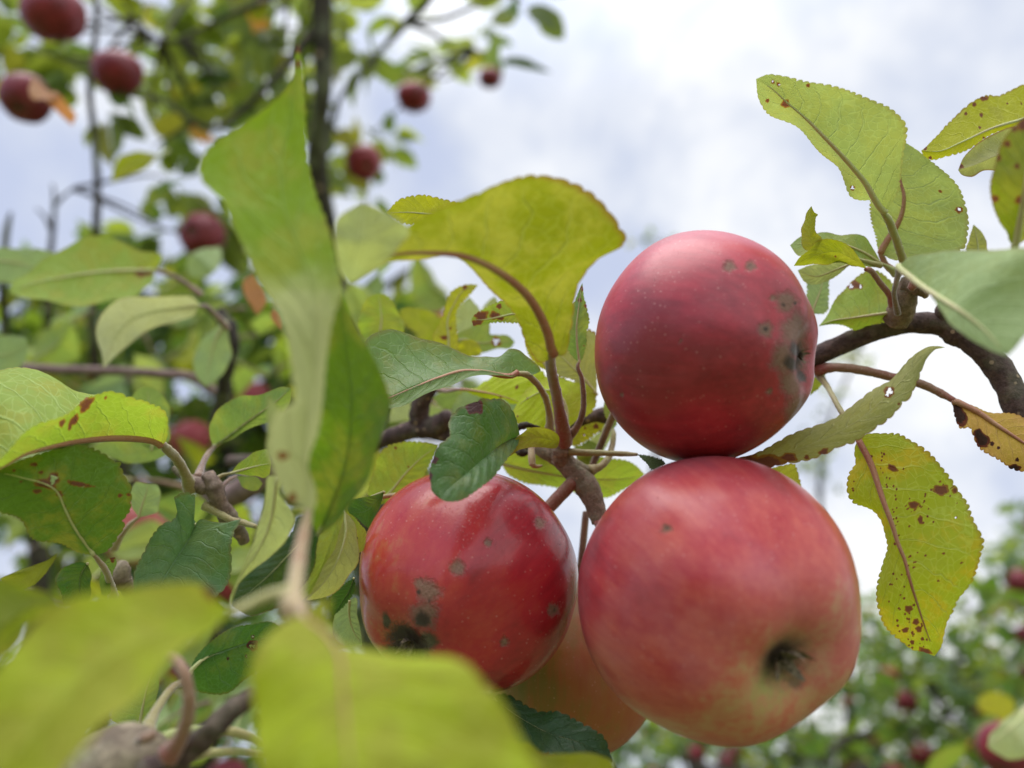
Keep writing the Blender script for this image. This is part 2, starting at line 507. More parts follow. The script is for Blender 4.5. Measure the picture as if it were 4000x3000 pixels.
def leaf(label, cr, M, L, R, d, pal, side='under', dl=0.0, dr=0.0, pet=None, pr=(.0011, .0008), pmat='olive',
         spots=(), holes=(), bulge=.10, teeth=34, tooth=.0008, wave=.0010, waves=3.0, rib='rib', ribr=None,
         nlen=None, nh=11, group=None, petcr=None, cat='leaf', seed=None):
    M = cv(cr, M); L = cv(cr, L); R = cv(cr, R)
    b, tp = M[0][:2], M[-1][:2]
    n = nlen or teeth * 7
    if spots and nh == 11: nh = 24
    def fin(E):
        E = [p[:2] for p in E]
        if math.dist(E[0], b) > 12: E = [b] + E
        else: E[0] = b
        if math.dist(E[-1], tp) > 12: E = E + [tp]
        else: E[-1] = tp
        return E
    s = np.linspace(0, 1, n)
    m2 = spline([p[:2] for p in M], n); l2 = spline(fin(L), n); r2 = spline(fin(R), n)
    dm = np.interp(s, np.linspace(0, 1, len(d)), d) if isinstance(d, (list, tuple)) else np.full(n, d)
    if isinstance(d, (list, tuple)) and len(d) > 2:
        k = np.ones(max(3, n // 10)); k /= k.sum(); pad = len(k) // 2
        dm = np.convolve(np.pad(dm, pad, mode='edge'), k, 'same')[pad:pad + n]
    prof = np.sin(np.pi * np.clip(s, 0, 1)) ** .6
    Mw = Wa(np.c_[m2, dm])
    Ew = [Wa(np.c_[l2, dm + dl * prof]), Wa(np.c_[r2, dm + dr * prof])]
    dM = np.gradient(Mw, axis=0)
    ph = rng.random() * 6
    nt = max(8, int(teeth * .75))
    x = (s * nt + .15 * np.sin(s * 37 + ph)) % 1
    tooth_h = np.sqrt(np.clip(1 - (1.96 * x - .98) ** 2, 0, 1)) - .8
    tooth_h *= (1 + .35 * np.sin(s * 53 + ph)) * np.clip(s * 8, 0, 1) * np.clip((1 - s) * 6, 0, 1)
    ts = np.concatenate([np.linspace(0, .9, nh - 2), [.96, 1.0]])
    cols, tv = [], []
    for side_i, sg in ((0, -1), (1, 1)):
        D = Ew[side_i] - Mw
        wd = np.linalg.norm(D, axis=1)
        Du = D / (wd[:, None] + 1e-9)
        nn = np.cross(dM, D) * sg
        nn /= np.linalg.norm(nn, axis=1)[:, None] + 1e-12
        rg = ts[::-1] if side_i == 0 else ts[1:]
        for t in rg:
            wv = np.minimum(wave, .09 * wd) * np.sin(2 * np.pi * waves * s + ph + side_i * 2) * t * t * prof
            pk = .00009 * np.sin(2 * np.pi * (s * 9 - t * 1.7)) * (t * (1 - t) * 4) * prof
            P = Mw + D * t + nn * (bulge * wd * 4 * t * (1 - t) * .35 + wv + pk)[:, None] + Du * (tooth * tooth_h * t ** 10)[:, None]
            cols.append(P); tv.append(t * sg)
    nc = len(cols)
    V = np.stack(cols, 1).reshape(-1, 3)
    px = project(V)
    uvs = np.stack([np.repeat(s, nc), np.tile((np.array(tv) + 1) / 2, n)], -1)
    I = np.arange(n * nc).reshape(n, nc)
    Q = np.stack([I[:-1, :-1], I[1:, :-1], I[1:, 1:], I[:-1, 1:]], -1).reshape(-1, 4)
    # holes
    if holes:
        cx = px[Q].mean(1)
        keep = np.ones(len(Q), bool)
        for h in holes:
            (hx, hy), = cv(cr, [h[:2]]); hr = h[2] * CROP[cr][2]
            keep &= np.hypot(cx[:, 0] - hx, cx[:, 1] - hy) > hr * (1 + .35 * np.sin(3 * np.arctan2(cx[:, 1] - hy, cx[:, 0] - hx) + hx))
        Q = Q[keep]
    spot = np.zeros(len(V))
    for h in list(spots) + [(h[0], h[1], h[2] * 1.7) for h in holes]:
        (hx, hy), = cv(cr, [h[:2]]); hr = h[2] * CROP[cr][2]
        ell = h[3] if len(h) > 3 else 1.0; an = math.radians(h[4]) if len(h) > 4 else 0
        ux = (px[:, 0] - hx) * math.cos(an) + (px[:, 1] - hy) * math.sin(an)
        uy = -(px[:, 0] - hx) * math.sin(an) + (px[:, 1] - hy) * math.cos(an)
        th_ = np.arctan2(uy, ux / ell)
        spot = np.maximum(spot, 1.35 - np.hypot(ux / ell, uy) / hr * (1 + .1 * np.sin(3 * th_ + hx) + .1 * np.sin(5 * th_ + hy)))
    # orientation: area-weighted normal against the view
    a, bq, c, dq = V[Q[:, 0]], V[Q[:, 1]], V[Q[:, 2]], V[Q[:, 3]]
    nrm = np.cross(c - a, dq - bq)
    facing = np.sum(nrm * (CAM - a))
    flip = (facing > 0) != (side == 'top')
    if flip: Q = Q[:, ::-1]
    org = W(*(b + (float(dm[0]),)))
    if pet:
        pp = cv(petcr or cr, pet)
        org = W(*pp[0])
    root = thing('apple_leaf', label, cat, org, group)
    me = bpy.data.meshes.new('blade')
    me.from_pydata((V - org).tolist(), [], Q.tolist())
    me.update()
    uvl = me.uv_layers.new(name='UVMap')
    li = np.empty(len(me.loops), np.int32); me.loops.foreach_get('vertex_index', li)
    uvl.data.foreach_set('uv', uvs[li].astype(np.float32).ravel())
    me.polygons.foreach_set('use_smooth', [True] * len(me.polygons))
    set_attr(me, 'spot', np.clip(spot, 0, 1.3))
    link('blade', me, LM(pal), root)
    # midrib on the underside
    nt_ = np.cross(dM, Ew[1] - Ew[0]); nt_ /= np.linalg.norm(nt_, axis=1)[:, None] + 1e-12
    sgn = 1 if (np.sum(nt_ * (CAM - Mw)) > 0) == (side == 'top') else -1
    rr = ribr if ribr is not None else pr[1]
    idx = np.linspace(0, int(n * .93), 26).astype(int)
    rad = np.linspace(rr, rr * .12, 26)
    if rib:
        pts = Mw[idx] - nt_[idx] * sgn * (rad * (.95 if side == 'top' else .55))[:, None] - org
        v, f = tube_geo(pts, rad, 8, 40)
        link('midrib', mk_mesh('midrib', v, f), ST[rib], root)
    if pet:
        pw = [W(*p) for p in pp] + [Mw[2] - nt_[2] * sgn * rr * .55]
        v, f = tube_geo(np.array(pw) - org, np.linspace(pr[0], min(pr[1], rr * 1.1), len(pw)) * np.r_[1.5, np.ones(len(pw) - 2), .7], 12, 48, .14, 620)
        link('petiole', mk_mesh('petiole', v, f), ST[pmat], root)
    return root

def apple_geo(R, nu=192, nv=128, h=.90, ribs=.02, taper=.06, cdep=.20, cw=.30, seed=0.0, lump=.02):
    ph = np.linspace(0, np.pi, nv + 1)           # 0 at calyx (local -Z), pi at stem (+Z)
    th = np.linspace(0, 2 * np.pi, nu, endpoint=False)
    PH, TH = np.meshgrid(ph, th, indexing='ij')
    s, c = np.sin(PH), np.cos(PH)
    r = s * (1 - taper * c + ribs * np.cos(5 * TH + seed) * np.clip(c + .35, 0, 1))
    x = r * np.cos(TH); y = r * np.sin(TH)
    z = -h * c * (1 + .03 * np.cos(5 * TH + seed) * (c > 0) * s)
    z = z + cdep * np.exp(-(s / cw) ** 2) * (c > 0) - .26 * np.exp(-(s / .33) ** 2) * (c < 0)
    V = np.stack([x, y, z], -1).reshape(-1, 3)
    if lump:
        k = np.array([mnoise.noise(Vector(v) * 1.3 + Vector((seed, 2, 5))) for v in V])
        V = V * (1 + lump * 2 * k)[:, None]
    V *= R
    I = np.arange((nv + 1) * nu).reshape(nv + 1, nu)
    J = np.roll(I, -1, 1)
    Q = np.stack([I[:-1], J[:-1], J[1:], I[1:]], -1).reshape(-1, 4)
    return V, Q[:, ::-1], PH.reshape(-1)

def calyx_mesh(R, big=1.0, cdep=.20, h=.9):
    V, F = [], []
    r_ = random.Random(3)
    z0 = (-h + cdep * .9) * R
    def blade(a, r0, r1, lift, w, curl):
        dirv = np.array([math.cos(a), math.sin(a), 0]); side = np.array([-math.sin(a), math.cos(a), 0])
        b = len(V)
        for i in range(6):
            q = i / 5
            c = dirv * (r0 + (r1 - r0) * math.sin(q * 1.4)) + np.array([0, 0, z0 - lift * q + curl * q ** 3 * lift])
            ww = w * (1 - q) ** .7 + w * .06
            V.append(c - side * ww); V.append(c + side * ww + np.array([0, 0, -.15 * w]))
        for i in range(5):
            F.append((b + 2*i, b + 2*i + 1, b + 2*i + 3, b + 2*i + 2))
    for k in range(5):
        a = k * 2 * math.pi / 5 + r_.uniform(-.2, .2)
        blade(a, .03 * R * big, r_.uniform(.13, .2) * R * big, R * .17 * big, .055 * R * big, r_.uniform(-.8, .8))
    for k in range(22):
        a = r_.uniform(0, 6.28)
        blade(a, .01 * R, r_.uniform(.02, .12) * R * big, R * r_.uniform(.07, .15) * big, .008 * R, r_.uniform(-1, 1))
    return mk_mesh('calyx', V, F)

def apple(label, px, py, d, R, cal, mat, blushdir=(0, 1, .3), blush=.7, bk=.3, calg=.35, h=.9, ribs=.02, taper=.06,
          russet=(), dark=(), stem=None, smat='brown', sr=.0012, big=1.0, group=None, cdep=.20, cw=.30, seed=1.0, nu=192,
          lump=.02, cbig=1.0, caldark=.5, calw=.13, roll=0.0):
    ctr = W(px, py, d)
    rp = R / d * FPX
    cx, cy = (cal[0] - px) / rp / .93, -(cal[1] - py) / rp / .93
    q = math.hypot(cx, cy)
    if q > .97: cx *= .97 / q; cy *= .97 / q
    cz = math.sqrt(max(0, 1 - cx * cx - cy * cy))
    if len(cal) > 2 and cal[2] < 0: cz = -cz
    view = (CAM - ctr); view /= np.linalg.norm(view)
    rt = np.cross(UP, view); rt /= np.linalg.norm(rt); up = np.cross(view, rt)
    ax = rt * cx + up * cy + view * cz
    zax = Vector(-ax)
    rot = zax.to_track_quat('Z', 'Y').to_matrix() @ Matrix.Rotation(roll, 3, 'Z')
    V, Q, PH = apple_geo(R, nu, nu * 2 // 3, h, ribs, taper, cdep, cw, seed, lump)
    Rm = np.array(rot)
    Vw = V @ Rm.T
    un = Vw / R
    local = np.stack([un @ rt, un @ up, un @ view], -1)
    bd = np.array(blushdir, float); bd /= np.linalg.norm(bd)
    nz = vnoise(un + seed * 3, 1.6)
    bl = blush + bk * (local @ bd) + .16 * nz - calg * np.exp(-(PH / .55) ** 2) - .5 * calg * np.exp(-((np.pi - PH) / .4) ** 2)
    P = project(Vw + ctr)
    front = (local[:, 2] > -.05)
    def blot(lst):
        a = np.zeros(len(V))
        for b in lst:
            cx_, cy_, r_ = b[:3]
            ell = b[3] if len(b) > 3 else 1; an = math.radians(b[4]) if len(b) > 4 else 0
            ux = (P[:, 0] - cx_) * math.cos(an) + (P[:, 1] - cy_) * math.sin(an)
            uy = -(P[:, 0] - cx_) * math.sin(an) + (P[:, 1] - cy_) * math.cos(an)
            th_ = np.arctan2(uy, ux / ell)
            wob = 1 + .07 * np.sin(3 * th_ + cx_) + .07 * np.sin(5 * th_ + cy_) + .05 * np.sin(9 * th_ + cx_ * 2)
            a = np.maximum(a, (1.25 - np.hypot(ux / ell, uy) * wob / r_) * front)
        return np.clip(a, 0, 1.2)
    ru = np.maximum(blot(russet), 1.1 * np.exp(-(PH / .16) ** 2))
    dk = np.maximum(blot(dark), caldark * 1.6 * np.exp(-(PH / calw) ** 2))
    root = thing('apple', label, 'apple', ctr, group)
    me = bpy.data.meshes.new('skin')
    me.from_pydata(V.tolist(), [], Q.tolist()); me.update()
    me.polygons.foreach_set('use_smooth', [True] * len(me.polygons))
    set_attr(me, 'blush', np.clip(bl, 0, 1)); set_attr(me, 'russet', ru); set_attr(me, 'dark', dk)
    ob = link('skin', me, mat, root)
    ob.rotation_euler = rot.to_euler()
    cm = calyx_mesh(R, cbig, cdep, h)
    cb = link('calyx', cm, DRY, root); cb.rotation_euler = rot.to_euler()
    top = ctr + np.array(zax) * R * .62
    pts = [top] + ([W(*p) for p in stem] if stem else [ctr + np.array(zax) * R * 1.35 + np.array([0, 0, .004])])
    if len(pts) == 2: pts = [pts[0], (pts[0] + pts[1]) / 2 + np.array([0.0006, 0, 0.0006]), pts[1]]
    v, f = tube_geo(np.array(pts) - ctr, [sr] * len(pts), 10, 20, .06, 600)
    link('stem', mk_mesh('stem', v, f), ST[smat], root)
    return root

def copy_tree(o, loc, rot=None, scale=None, label=None, group=None):
    c = o.copy(); COL.objects.link(c); c.location = loc
    if rot is not None: c.rotation_euler = rot
    if scale is not None: c.scale = (scale,) * 3
    if label: c['label'] = label
    if group: c['group'] = group
    for ch in o.children:
        k = ch.copy(); COL.objects.link(k); k.parent = c
        k.matrix_parent_inverse = ch.matrix_parent_inverse.copy()
    return c

# ------------------------------------------------------------------ crown foliage (one mesh of many small leaves)
LT_V = np.array([(0, 0, 0), (-.24, .22, .03), (0, .22, -.015), (.24, .22, .03), (-.31, .5, .045), (0, .52, -.01), (.31, .5, .045),
                 (-.2, .8, .0), (0, .8, -.04), (.2, .8, .0), (0, 1.05, -.09)])
LT_F = [(0, 2, 1), (0, 3, 2), (1, 2, 5, 4), (2, 3, 6, 5), (4, 5, 8, 7), (5, 6, 9, 8), (7, 8, 10), (8, 9, 10)]
TINTS = [(.11, .16, .045), (.15, .20, .045), (.07, .12, .035), (.19, .20, .04), (.13, .18, .09), (.18, .23, .07), (.045, .08, .025), (.30, .15, .07)]
TW = [5, 4, 4, 2, 2, 3, 2, .35]
def crown_part(name, bases, dirs, sizes, parent, origin, tints=None, tw=None, mat=None):
    N = len(bases)
    V = np.zeros((N, 11, 3)); colr = np.zeros((N, 11, 4)); colr[..., 3] = 1
    tints = tints or TINTS; tw = tw or TW
    pick = nrg.choice(len(tints), N, p=np.array(tw) / sum(tw))
    jit = nrg.uniform(.75, 1.3, (N, 1))
    tc_ = np.array(tints)[pick] * jit
    y = dirs / (np.linalg.norm(dirs, axis=1)[:, None] + 1e-9)
    up = np.tile([0, 0, 1.0], (N, 1)) + nrg.normal(0, .55, (N, 3))
    x = np.cross(y, up); x /= np.linalg.norm(x, axis=1)[:, None] + 1e-9
    z = np.cross(x, y)
    bend = nrg.uniform(-.25, .45, N)
    fold = nrg.uniform(-.3, 1.8, N)
    for k, (a, b, c) in enumerate(LT_V):
        cc = c * fold - bend * b * b
        V[:, k] = bases + (x * a + y * b) * sizes[:, None] + z * (cc * sizes)[:, None]
        colr[:, k, :3] = tc_
    V = V.reshape(-1, 3) - origin
    F = []
    arr = [np.array(f) for f in LT_F]
    for i in range(N):
        o = i * 11
        for f in LT_F:
            F.append(tuple(o + q for q in f))
    me = bpy.data.meshes.new(name)
    me.from_pydata(V.tolist(), [], F); me.update()
    me.polygons.foreach_set('use_smooth', [True] * len(me.polygons))
    ca = me.color_attributes.new('tint', 'FLOAT_COLOR', 'POINT')
    ca.data.foreach_set('color', colr.reshape(-1).astype(np.float32))
    return link(name, me, mat or CROWN, parent)

def rosettes(centers, per=(5, 9), size=(.05, .075), spread=.03, droop=-.15):
    B, D, S = [], [], []
    for c in centers:
        k = rng.randint(*per)
        for _ in range(k):
            dv = np.array([rng.gauss(0, 1), rng.gauss(0, 1), rng.gauss(droop, .6)])
            dv /= np.linalg.norm(dv) + 1e-9
            B.append(np.asarray(c) + dv * rng.uniform(.3, 1.0) * spread)
            D.append(dv); S.append(rng.uniform(*size))
    return np.array(B), np.array(D), np.array(S)
_r1 = random.Random(77)
# ================================================================== GROUND
gm, t = new_mat('grass_ground')
pos = t.n('ShaderNodeNewGeometry').outputs['Position']
ga = t.noise(pos, .6, 4); gb = t.noise(pos, 18, 4)
t.out(t.bsdf(Base_Color=t.mix(t.ss(gb, .35, .65), t.mix(ga, (.06, .09, .025), (.11, .13, .05)), (.16, .17, .06)), Roughness=.9))
gv, gf = [], []
for j in range(41):
    for i in range(41):
        x = (i - 20) * 12.0; y = (j - 20) * 12.0
        rr = math.hypot(x, y)
        gv.append((x, y, .03 * math.sin(x * .31) * math.cos(y * .27) * min(1, rr / 20)))
for j in range(40):
    for i in range(40):
        a = j * 41 + i
        gf.append((a, a + 1, a + 42, a + 41))
g = link('ground', mk_mesh('ground', gv, gf), gm)
g['kind'] = 'structure'; g['label'] = 'mown grass orchard floor below the trees'

# ================================================================== THREE HERO APPLES AND THE HIDDEN ONE
A1 = apple('dark crimson topmost apple of the cluster with ring scabs and a split grey calyx',
      2752, 1362, .213, .0317, (3140, 1395), A_DEEP, (-.1, -.4, .6), .74, .18, .1, h=.93, ribs=.012, taper=.03,
      russet=[(2850, 1040, 26), (2932, 1040, 24), (3072, 1180, 48), (2992, 1287, 34), (3105, 1290, 60, 1.3, 100), (3090, 1500, 45, 1.6, 70),
              (3120, 1600, 60, 1.3, 110), (3020, 1165, 16), (3005, 1530, 14), (3060, 1400, 50, 1.6, 90), (2660, 1330, 8), (2430, 1540, 10)],
      dark=[(3105, 1365, 26, 1.5, 70), (3090, 1420, 30, 1.5, 50), (3130, 1470, 22, 1.6, 60), (2932, 1040, 9), (2992, 1285, 13), (3060, 1190, 10), (3105, 1185, 9)],
      seed=2.0, cdep=.15, cw=.26, stem=[(2420, 1560, .245), (2330, 1780, .262), (2300, 1860, .262)], lump=.012, cbig=.35)
A2 = apple('glossy bright red left apple of the cluster, its blackened calyx low on the left',
      1822, 2268, .225, .0322, (1600, 2500), A_GLOSS, (.9, .15, .1), .68, .26, .15, h=.97, ribs=.02, taper=.05,
      russet=[(1787, 2218, 34), (1672, 2308, 48, 1.2, 40), (1640, 2280, 24), (2110, 2043, 24), (1905, 2120, 18), (2160, 2383, 26), (1970, 2508, 20),
              (1660, 2400, 60)],
      dark=[(1510, 2425, 20, 2.2, 80), (1580, 2490, 60, 1.4, 10), (1650, 2420, 40), (1560, 2540, 50, 1.6), (1670, 2505, 50), (2162, 2383, 8), (1635, 2312, 12), (1680, 2345, 9)],
      seed=5.0, cdep=.16, stem=[(2060, 2060, .243), (2140, 1985, .245), (2240, 1880, .246)], sr=.0021, smat='red', lump=.02, cbig=.6, caldark=.8, calw=.2)
A3 = apple('largest rosy apple, lower right of the cluster, greenish round its open calyx',
      2800, 2335, .196, .0352, (3070, 2570), A_RED, (-.4, .6, -.1), .62, .22, .34, h=.94, ribs=.018, taper=.05,
      russet=[(2605, 2065, 22), (3105, 2660, 34), (2600, 2070, 10)],
      dark=[(2605, 2065, 7)],
      seed=9.0, cdep=.24, cw=.30, calw=.12, stem=[(2380, 2080, .235), (2330, 2030, .243), (2290, 1900, .247)], sr=.0016, smat='red', lump=.016, cbig=.75, caldark=.6)
A4 = apple('peach and yellow apple half hidden behind the two lower apples of the cluster',
      2195, 2575, .285, .0372, (2200, 2950, -1), A_PEACH, (.9, -.5, .1), .42, .62, .1, seed=4.0, nu=128,
      stem=[(2260, 2250, .262), (2290, 2000, .262)])

# ================================================================== WOOD NEAR THE CLUSTER
def W_(pts, cr='P'):
    return [W(*p) for p in cv(cr, pts)]
def branch(label, specs, mat, cat='branch', name='branch', parts=(), org=None, group=None):
    o0 = org if org is not None else specs[0]['pts'][0]
    r = thing(name, label, cat, o0, group)
    tubes('bark', specs, mat, r, o0)
    for nm, sp, mt in parts:
        tubes(nm, sp, mt, r, o0)
    return r
main_pts = W_([(4250, 2150, .23), (4080, 1800, .232), (4000, 1640, .235), (3900, 1440, .24), (3800, 1335, .243), (3700, 1275, .247), (3560, 1262, .25), (3400, 1300, .252),
               (3200, 1385, .255), (2900, 1500, .262), (2500, 1590, .27), (2300, 1640, .275), (2130, 1720, .28), (1960, 1745, .29),
               (1760, 1700, .30), (1640, 1672, .305), (1545, 1700, .31), (1300, 1780, .34), (900, 1800, .42)])
R_ = [.0043, .0043, .0042, .0041, .0039, .0036, .0034, .0032, .0032, .0031, .0031, .0030, .0030, .0030, .0034, .0040, .0036, .0032, .003]
branch('dark brown fruiting branch arching in from the right edge and passing behind the top apple', [
    dict(pts=main_pts, radii=R_, nseg=20, nlen=260, lump=.10, lumpscale=330),
    dict(pts=W_([(3810, 1340, .243), (3740, 1300, .246), (3690, 1250, .247), (3700, 1180, .244)]), radii=[.003, .0046, .0036, .002], nseg=14, nlen=30, lump=.15, lumpscale=500),
    dict(pts=W_([(1640, 1680, .305), (1640, 1600, .303), (1660, 1540, .30), (1690, 1500, .298)]), radii=[.0044, .0040, .0036, .0030], nseg=14, nlen=30, lump=.15, lumpscale=400),
    dict(pts=W_([(1640, 1672, .305), (1720, 1660, .30), (1750, 1625, .296)]), radii=[.0046, .0046, .0030], nseg=14, nlen=30, lump=.18, lumpscale=400),
  ], BARK, parts=[
    ('spur', [dict(pts=W_([(3500, 1250, .246), (3525, 1200, .242), (3540, 1130, .239), (3545, 1085, .238)]), radii=[.0042, .0040, .0034, .0018], nseg=16, nlen=30, lump=.12, lumpscale=500),
              dict(pts=W_([(3540, 1110, .238), (3590, 1130, .235), (3620, 1160, .235)]), radii=[.003, .0022, .0008], nseg=10, nlen=20, lump=.2, lumpscale=500)], SPUR),
    ('bud', [dict(pts=W_([(3555, 1130, .232), (3600, 1080, .231), (3625, 1150, .232)]), radii=[.001, .0022, .0006], nseg=10, nlen=20, lump=.2, lumpscale=500)], ST['red']),
  ])
# the downy fruiting spur the cluster hangs from
sp_pts = W_([(2120, 1722, .277), (2100, 1735, .262), (2130, 1755, .254), (2200, 1800, .25), (2245, 1850, .248), (2290, 1900, .247), (2320, 1960, .245), (2345, 2040, .243)])
branch('downy grey brown spur in the centre that the apple stalks and leaf stalks grow from', [
    dict(pts=sp_pts, radii=[.0026, .0028, .0031, .0033, .0034, .0042, .0032, .0028], nseg=20, nlen=90, lump=.10, lumpscale=420),
    dict(pts=W_([(2195, 1800, .249), (2195, 1755, .247), (2205, 1715, .246)]), radii=[.0034, .0030, .0014], nseg=16, nlen=30, lump=.18, lumpscale=600),
    dict(pts=W_([(2250, 1830, .249), (2290, 1835, .249), (2330, 1830, .250)]), radii=[.003, .0016, .0009], nseg=12, nlen=20, lump=.1, lumpscale=500),
  ], SPUR, parts=[
    ('stub', [dict(pts=W_([(2075, 1745, .250), (2077, 1790, .247), (2080, 1818, .246)]), radii=[.0011, .0012, .0011], nseg=10, nlen=16, lump=.08, lumpscale=500),
              dict(pts=W_([(2080, 1816, .246), (2100, 1822, .246), (2118, 1818, .246)]), radii=[.001, .0006, .0003], nseg=8, nlen=16, lump=.2, lumpscale=900)], ST['pink']),
    ('bud_scale', [dict(pts=W_([(2022, 1673, .251), (2045, 1662, .250), (2075, 1662, .250), (2108, 1668, .251)]), radii=[.0009, .0012, .0007, .0003], nseg=8, nlen=16, lump=.4, lumpscale=900),
              dict(pts=W_([(2010, 1760, .256), (2040, 1768, .255), (2062, 1768, .254)]), radii=[.0006, .0016, .0006], nseg=8, nlen=16, lump=.4, lumpscale=900)], BARKD),
  ], name='fruit_spur', cat='spur', org=sp_pts[0])

# ================================================================== LEAVES, TOP RIGHT
leaf('long pointed green leaf rising from the upper right spur, brown spot at its yellow tip', 'C3',
     [(1260, 1045), (1185, 940), (1130, 850), (1060, 765), (960, 655), (850, 540), (740, 430), (620, 330), (520, 240), (420, 180)],
     [(1262, 1040), (1170, 965), (1110, 962), (1040, 940), (985, 860), (930, 745), (850, 640), (720, 545), (600, 455), (490, 385), (437, 310), (420, 182)],
     [(1285, 1005), (1330, 930), (1360, 820), (1380, 680), (1392, 570), (1385, 480), (1340, 415), (1290, 370), (1200, 325), (1060, 268), (900, 220), (740, 195), (580, 158), (500, 150), (420, 180)],
     [.222, .212, .208], 'pgreen', dl=.012, dr=-.004, pet=[(1400, 1420, .238), (1365, 1330, .234), (1320, 1200, .228), (1275, 1090, .224)], pr=(.0012, .0011), pmat='green', rib='rib', ribr=.0010,
     spots=[(612, 340, 26), (565, 215, 12), (530, 200, 10), (757, 222, 12), (495, 320, 11)], holes=[(1045, 886, 9), (528, 196, 5), (570, 218, 4)], teeth=48)
leaf('broad pale backed leaf behind the long pointed leaf at the upper right spur', 'C3',
     [(1230, 1310), (1290, 1200), (1340, 1120), (1372, 1030), (1378, 930), (1355, 840), (1350, 740), (1368, 640), (1385, 590)],
     [(1215, 1290), (1195, 1200), (1170, 1120), (1160, 1020), (1165, 940), (1180, 840), (1230, 720), (1300, 640), (1385, 588)],
     [(1300, 1350), (1450, 1350), (1600, 1335), (1720, 1305), (1775, 1270), (1792, 1190), (1797, 1090), (1770, 970), (1740, 890), (1680, 820), (1600, 750), (1530, 690), (1450, 630), (1395, 600)],
     [.243, .238, .238], 'pgreen', dl=.002, dr=-.008, pet=[(1350, 1450, .24), (1260, 1380, .243), (1232, 1320, .243)], petcr='C3', pr=(.0010, .0009), pmat='pink', rib='ribred', ribr=.0011,
     spots=[(1612, 908, 10)], holes=[(1735, 1028, 11)], teeth=46, bulge=.16)
leaf('yellow green leaf with scattered rust spots at the upper right corner edge', 'C3',
     [(2500, 330), (2300, 400), (2157, 440), (1950, 500), (1750, 590), (1600, 650), (1490, 645)],
     [(2450, 420), (2300, 440), (2157, 470), (2060, 500), (1930, 555), (1830, 615), (1750, 655), (1650, 685), (1560, 705), (1510, 680)],
     [(2450, 230), (2300, 200), (2157, 215), (2060, 252), (2000, 277), (1930, 287), (1850, 320), (1760, 375), (1700, 430), (1650, 480), (1610, 530), (1560, 580), (1510, 630), (1492, 643)],
     [.25, .238, .23], 'yellow', dl=.003, dr=.006, spots=[(1835, 345, 12), (1780, 405, 10), (1880, 415, 11), (1870, 495, 8), (1895, 560, 7), (1550, 690, 10), (1515, 630, 12), (2050, 340, 6), (2140, 338, 6), (1900, 305, 14, 2)],
     teeth=40, rib='rib', ribr=.0007)
leaf('curled grey green leaf tip below the rust spotted leaf at the upper right', 'C3',
     [(2250, 560), (2080, 640), (1950, 690), (1830, 740), (1730, 770)],
     [(2250, 700), (2100, 745), (1950, 775), (1880, 795), (1800, 810), (1750, 798), (1730, 770)],
     [(2250, 440), (2120, 480), (2020, 515), (1930, 545), (1830, 622), (1765, 690), (1732, 765)],
     [.22, .215, .21], 'strip', dl=.01, dr=.004, spots=[(1750, 745, 14)], bulge=.5, tooth=.0001, rib=None)
leaf('olive leaf with round red brown spots cut by the right edge, near the viewer', 'C3',
     [(2090, 1270), (2120, 1120), (2150, 950), (2180, 750), (2210, 560), (2240, 380)],
     [(2060, 1225), (2050, 1180), (2005, 1120), (1960, 1030), (1943, 930), (1945, 830), (1965, 740), (1990, 650), (2040, 555), (2100, 480), (2160, 425), (2240, 380)],
     [(2200, 1200), (2320, 1050), (2400, 850), (2400, 600), (2330, 450)],
     [.175, .165, .165], 'redspot', dl=.004, dr=.01, spots=[(2050, 600, 22), (1988, 690, 20), (2112, 745, 16), (1972, 955, 22), (2125, 965, 26), (2150, 470, 40), (2090, 500, 20)], tooth=.0002,
     pet=[(2000, 1500, .2), (2050, 1400, .19), (2085, 1300, .178)], rib='rib', ribr=.0008)
leaf('large soft green leaf at the right edge, its point hanging over the branch', 'C6',
     [(1440, -95), (1600, 40), (1800, 170), (1980, 310), (2110, 458)],
     [(1450, -70), (1550, -30), (1640, 90), (1700, 180), (1760, 265), (1850, 335), (1950, 392), (2050, 442), (2110, 458)],
     [(1500, -150), (1640, -175), (1850, -190), (2050, -215), (2212, -200), (2400, -90), (2420, 80), (2330, 230), (2212, 345), (2150, 420)],
     [.19, .158, .148], 'blue', dl=0, dr=-.006, pet=[(1432, 195, .238), (1412, 90, .228), (1425, 0, .210), (1438, -65, .196)], petcr='C6', pmat='brown', pr=(.0007, .0008), tooth=.00015, rib='rib', ribr=.0009, bulge=.2)
leaf('small upright olive leaf with a hooked brown point on the upper right spur', 'C3',
     [(800, 1290), (775, 1230), (765, 1150), (770, 1080), (778, 1003)],
     [(745, 1290), (715, 1240), (712, 1190), (728, 1110), (745, 1055), (778, 1003)],
     [(840, 1230), (845, 1215), (815, 1180), (803, 1120), (808, 1080), (822, 1060), (800, 1045), (780, 1003)],
     .226, 'olive', dl=.003, dr=-.002, tooth=.0002, rib=None, teeth=20, pet=[(1230, 1390, .238), (1000, 1330, .234), (850, 1290, .228)], pmat='green', pr=(.0006, .0005))
leaf('pale and green small leaf lying behind the hooked leaf at the upper right spur', 'C3',
     [(1235, 1385), (1120, 1310), (960, 1250), (800, 1240), (640, 1258)],
     [(1200, 1400), (1100, 1390), (950, 1380), (800, 1340), (690, 1320), (640, 1260)],
     [(1215, 1340), (1180, 1270), (1130, 1215), (1060, 1187), (930, 1185), (830, 1180), (720, 1195), (642, 1256)],
     [.24, .236, .24], 'mid', dl=-.006, dr=.004, tooth=.0002, teeth=24, rib='rib', ribr=.0005, pet=[(1330, 1440, .24), (1290, 1410, .24)], pmat='green')
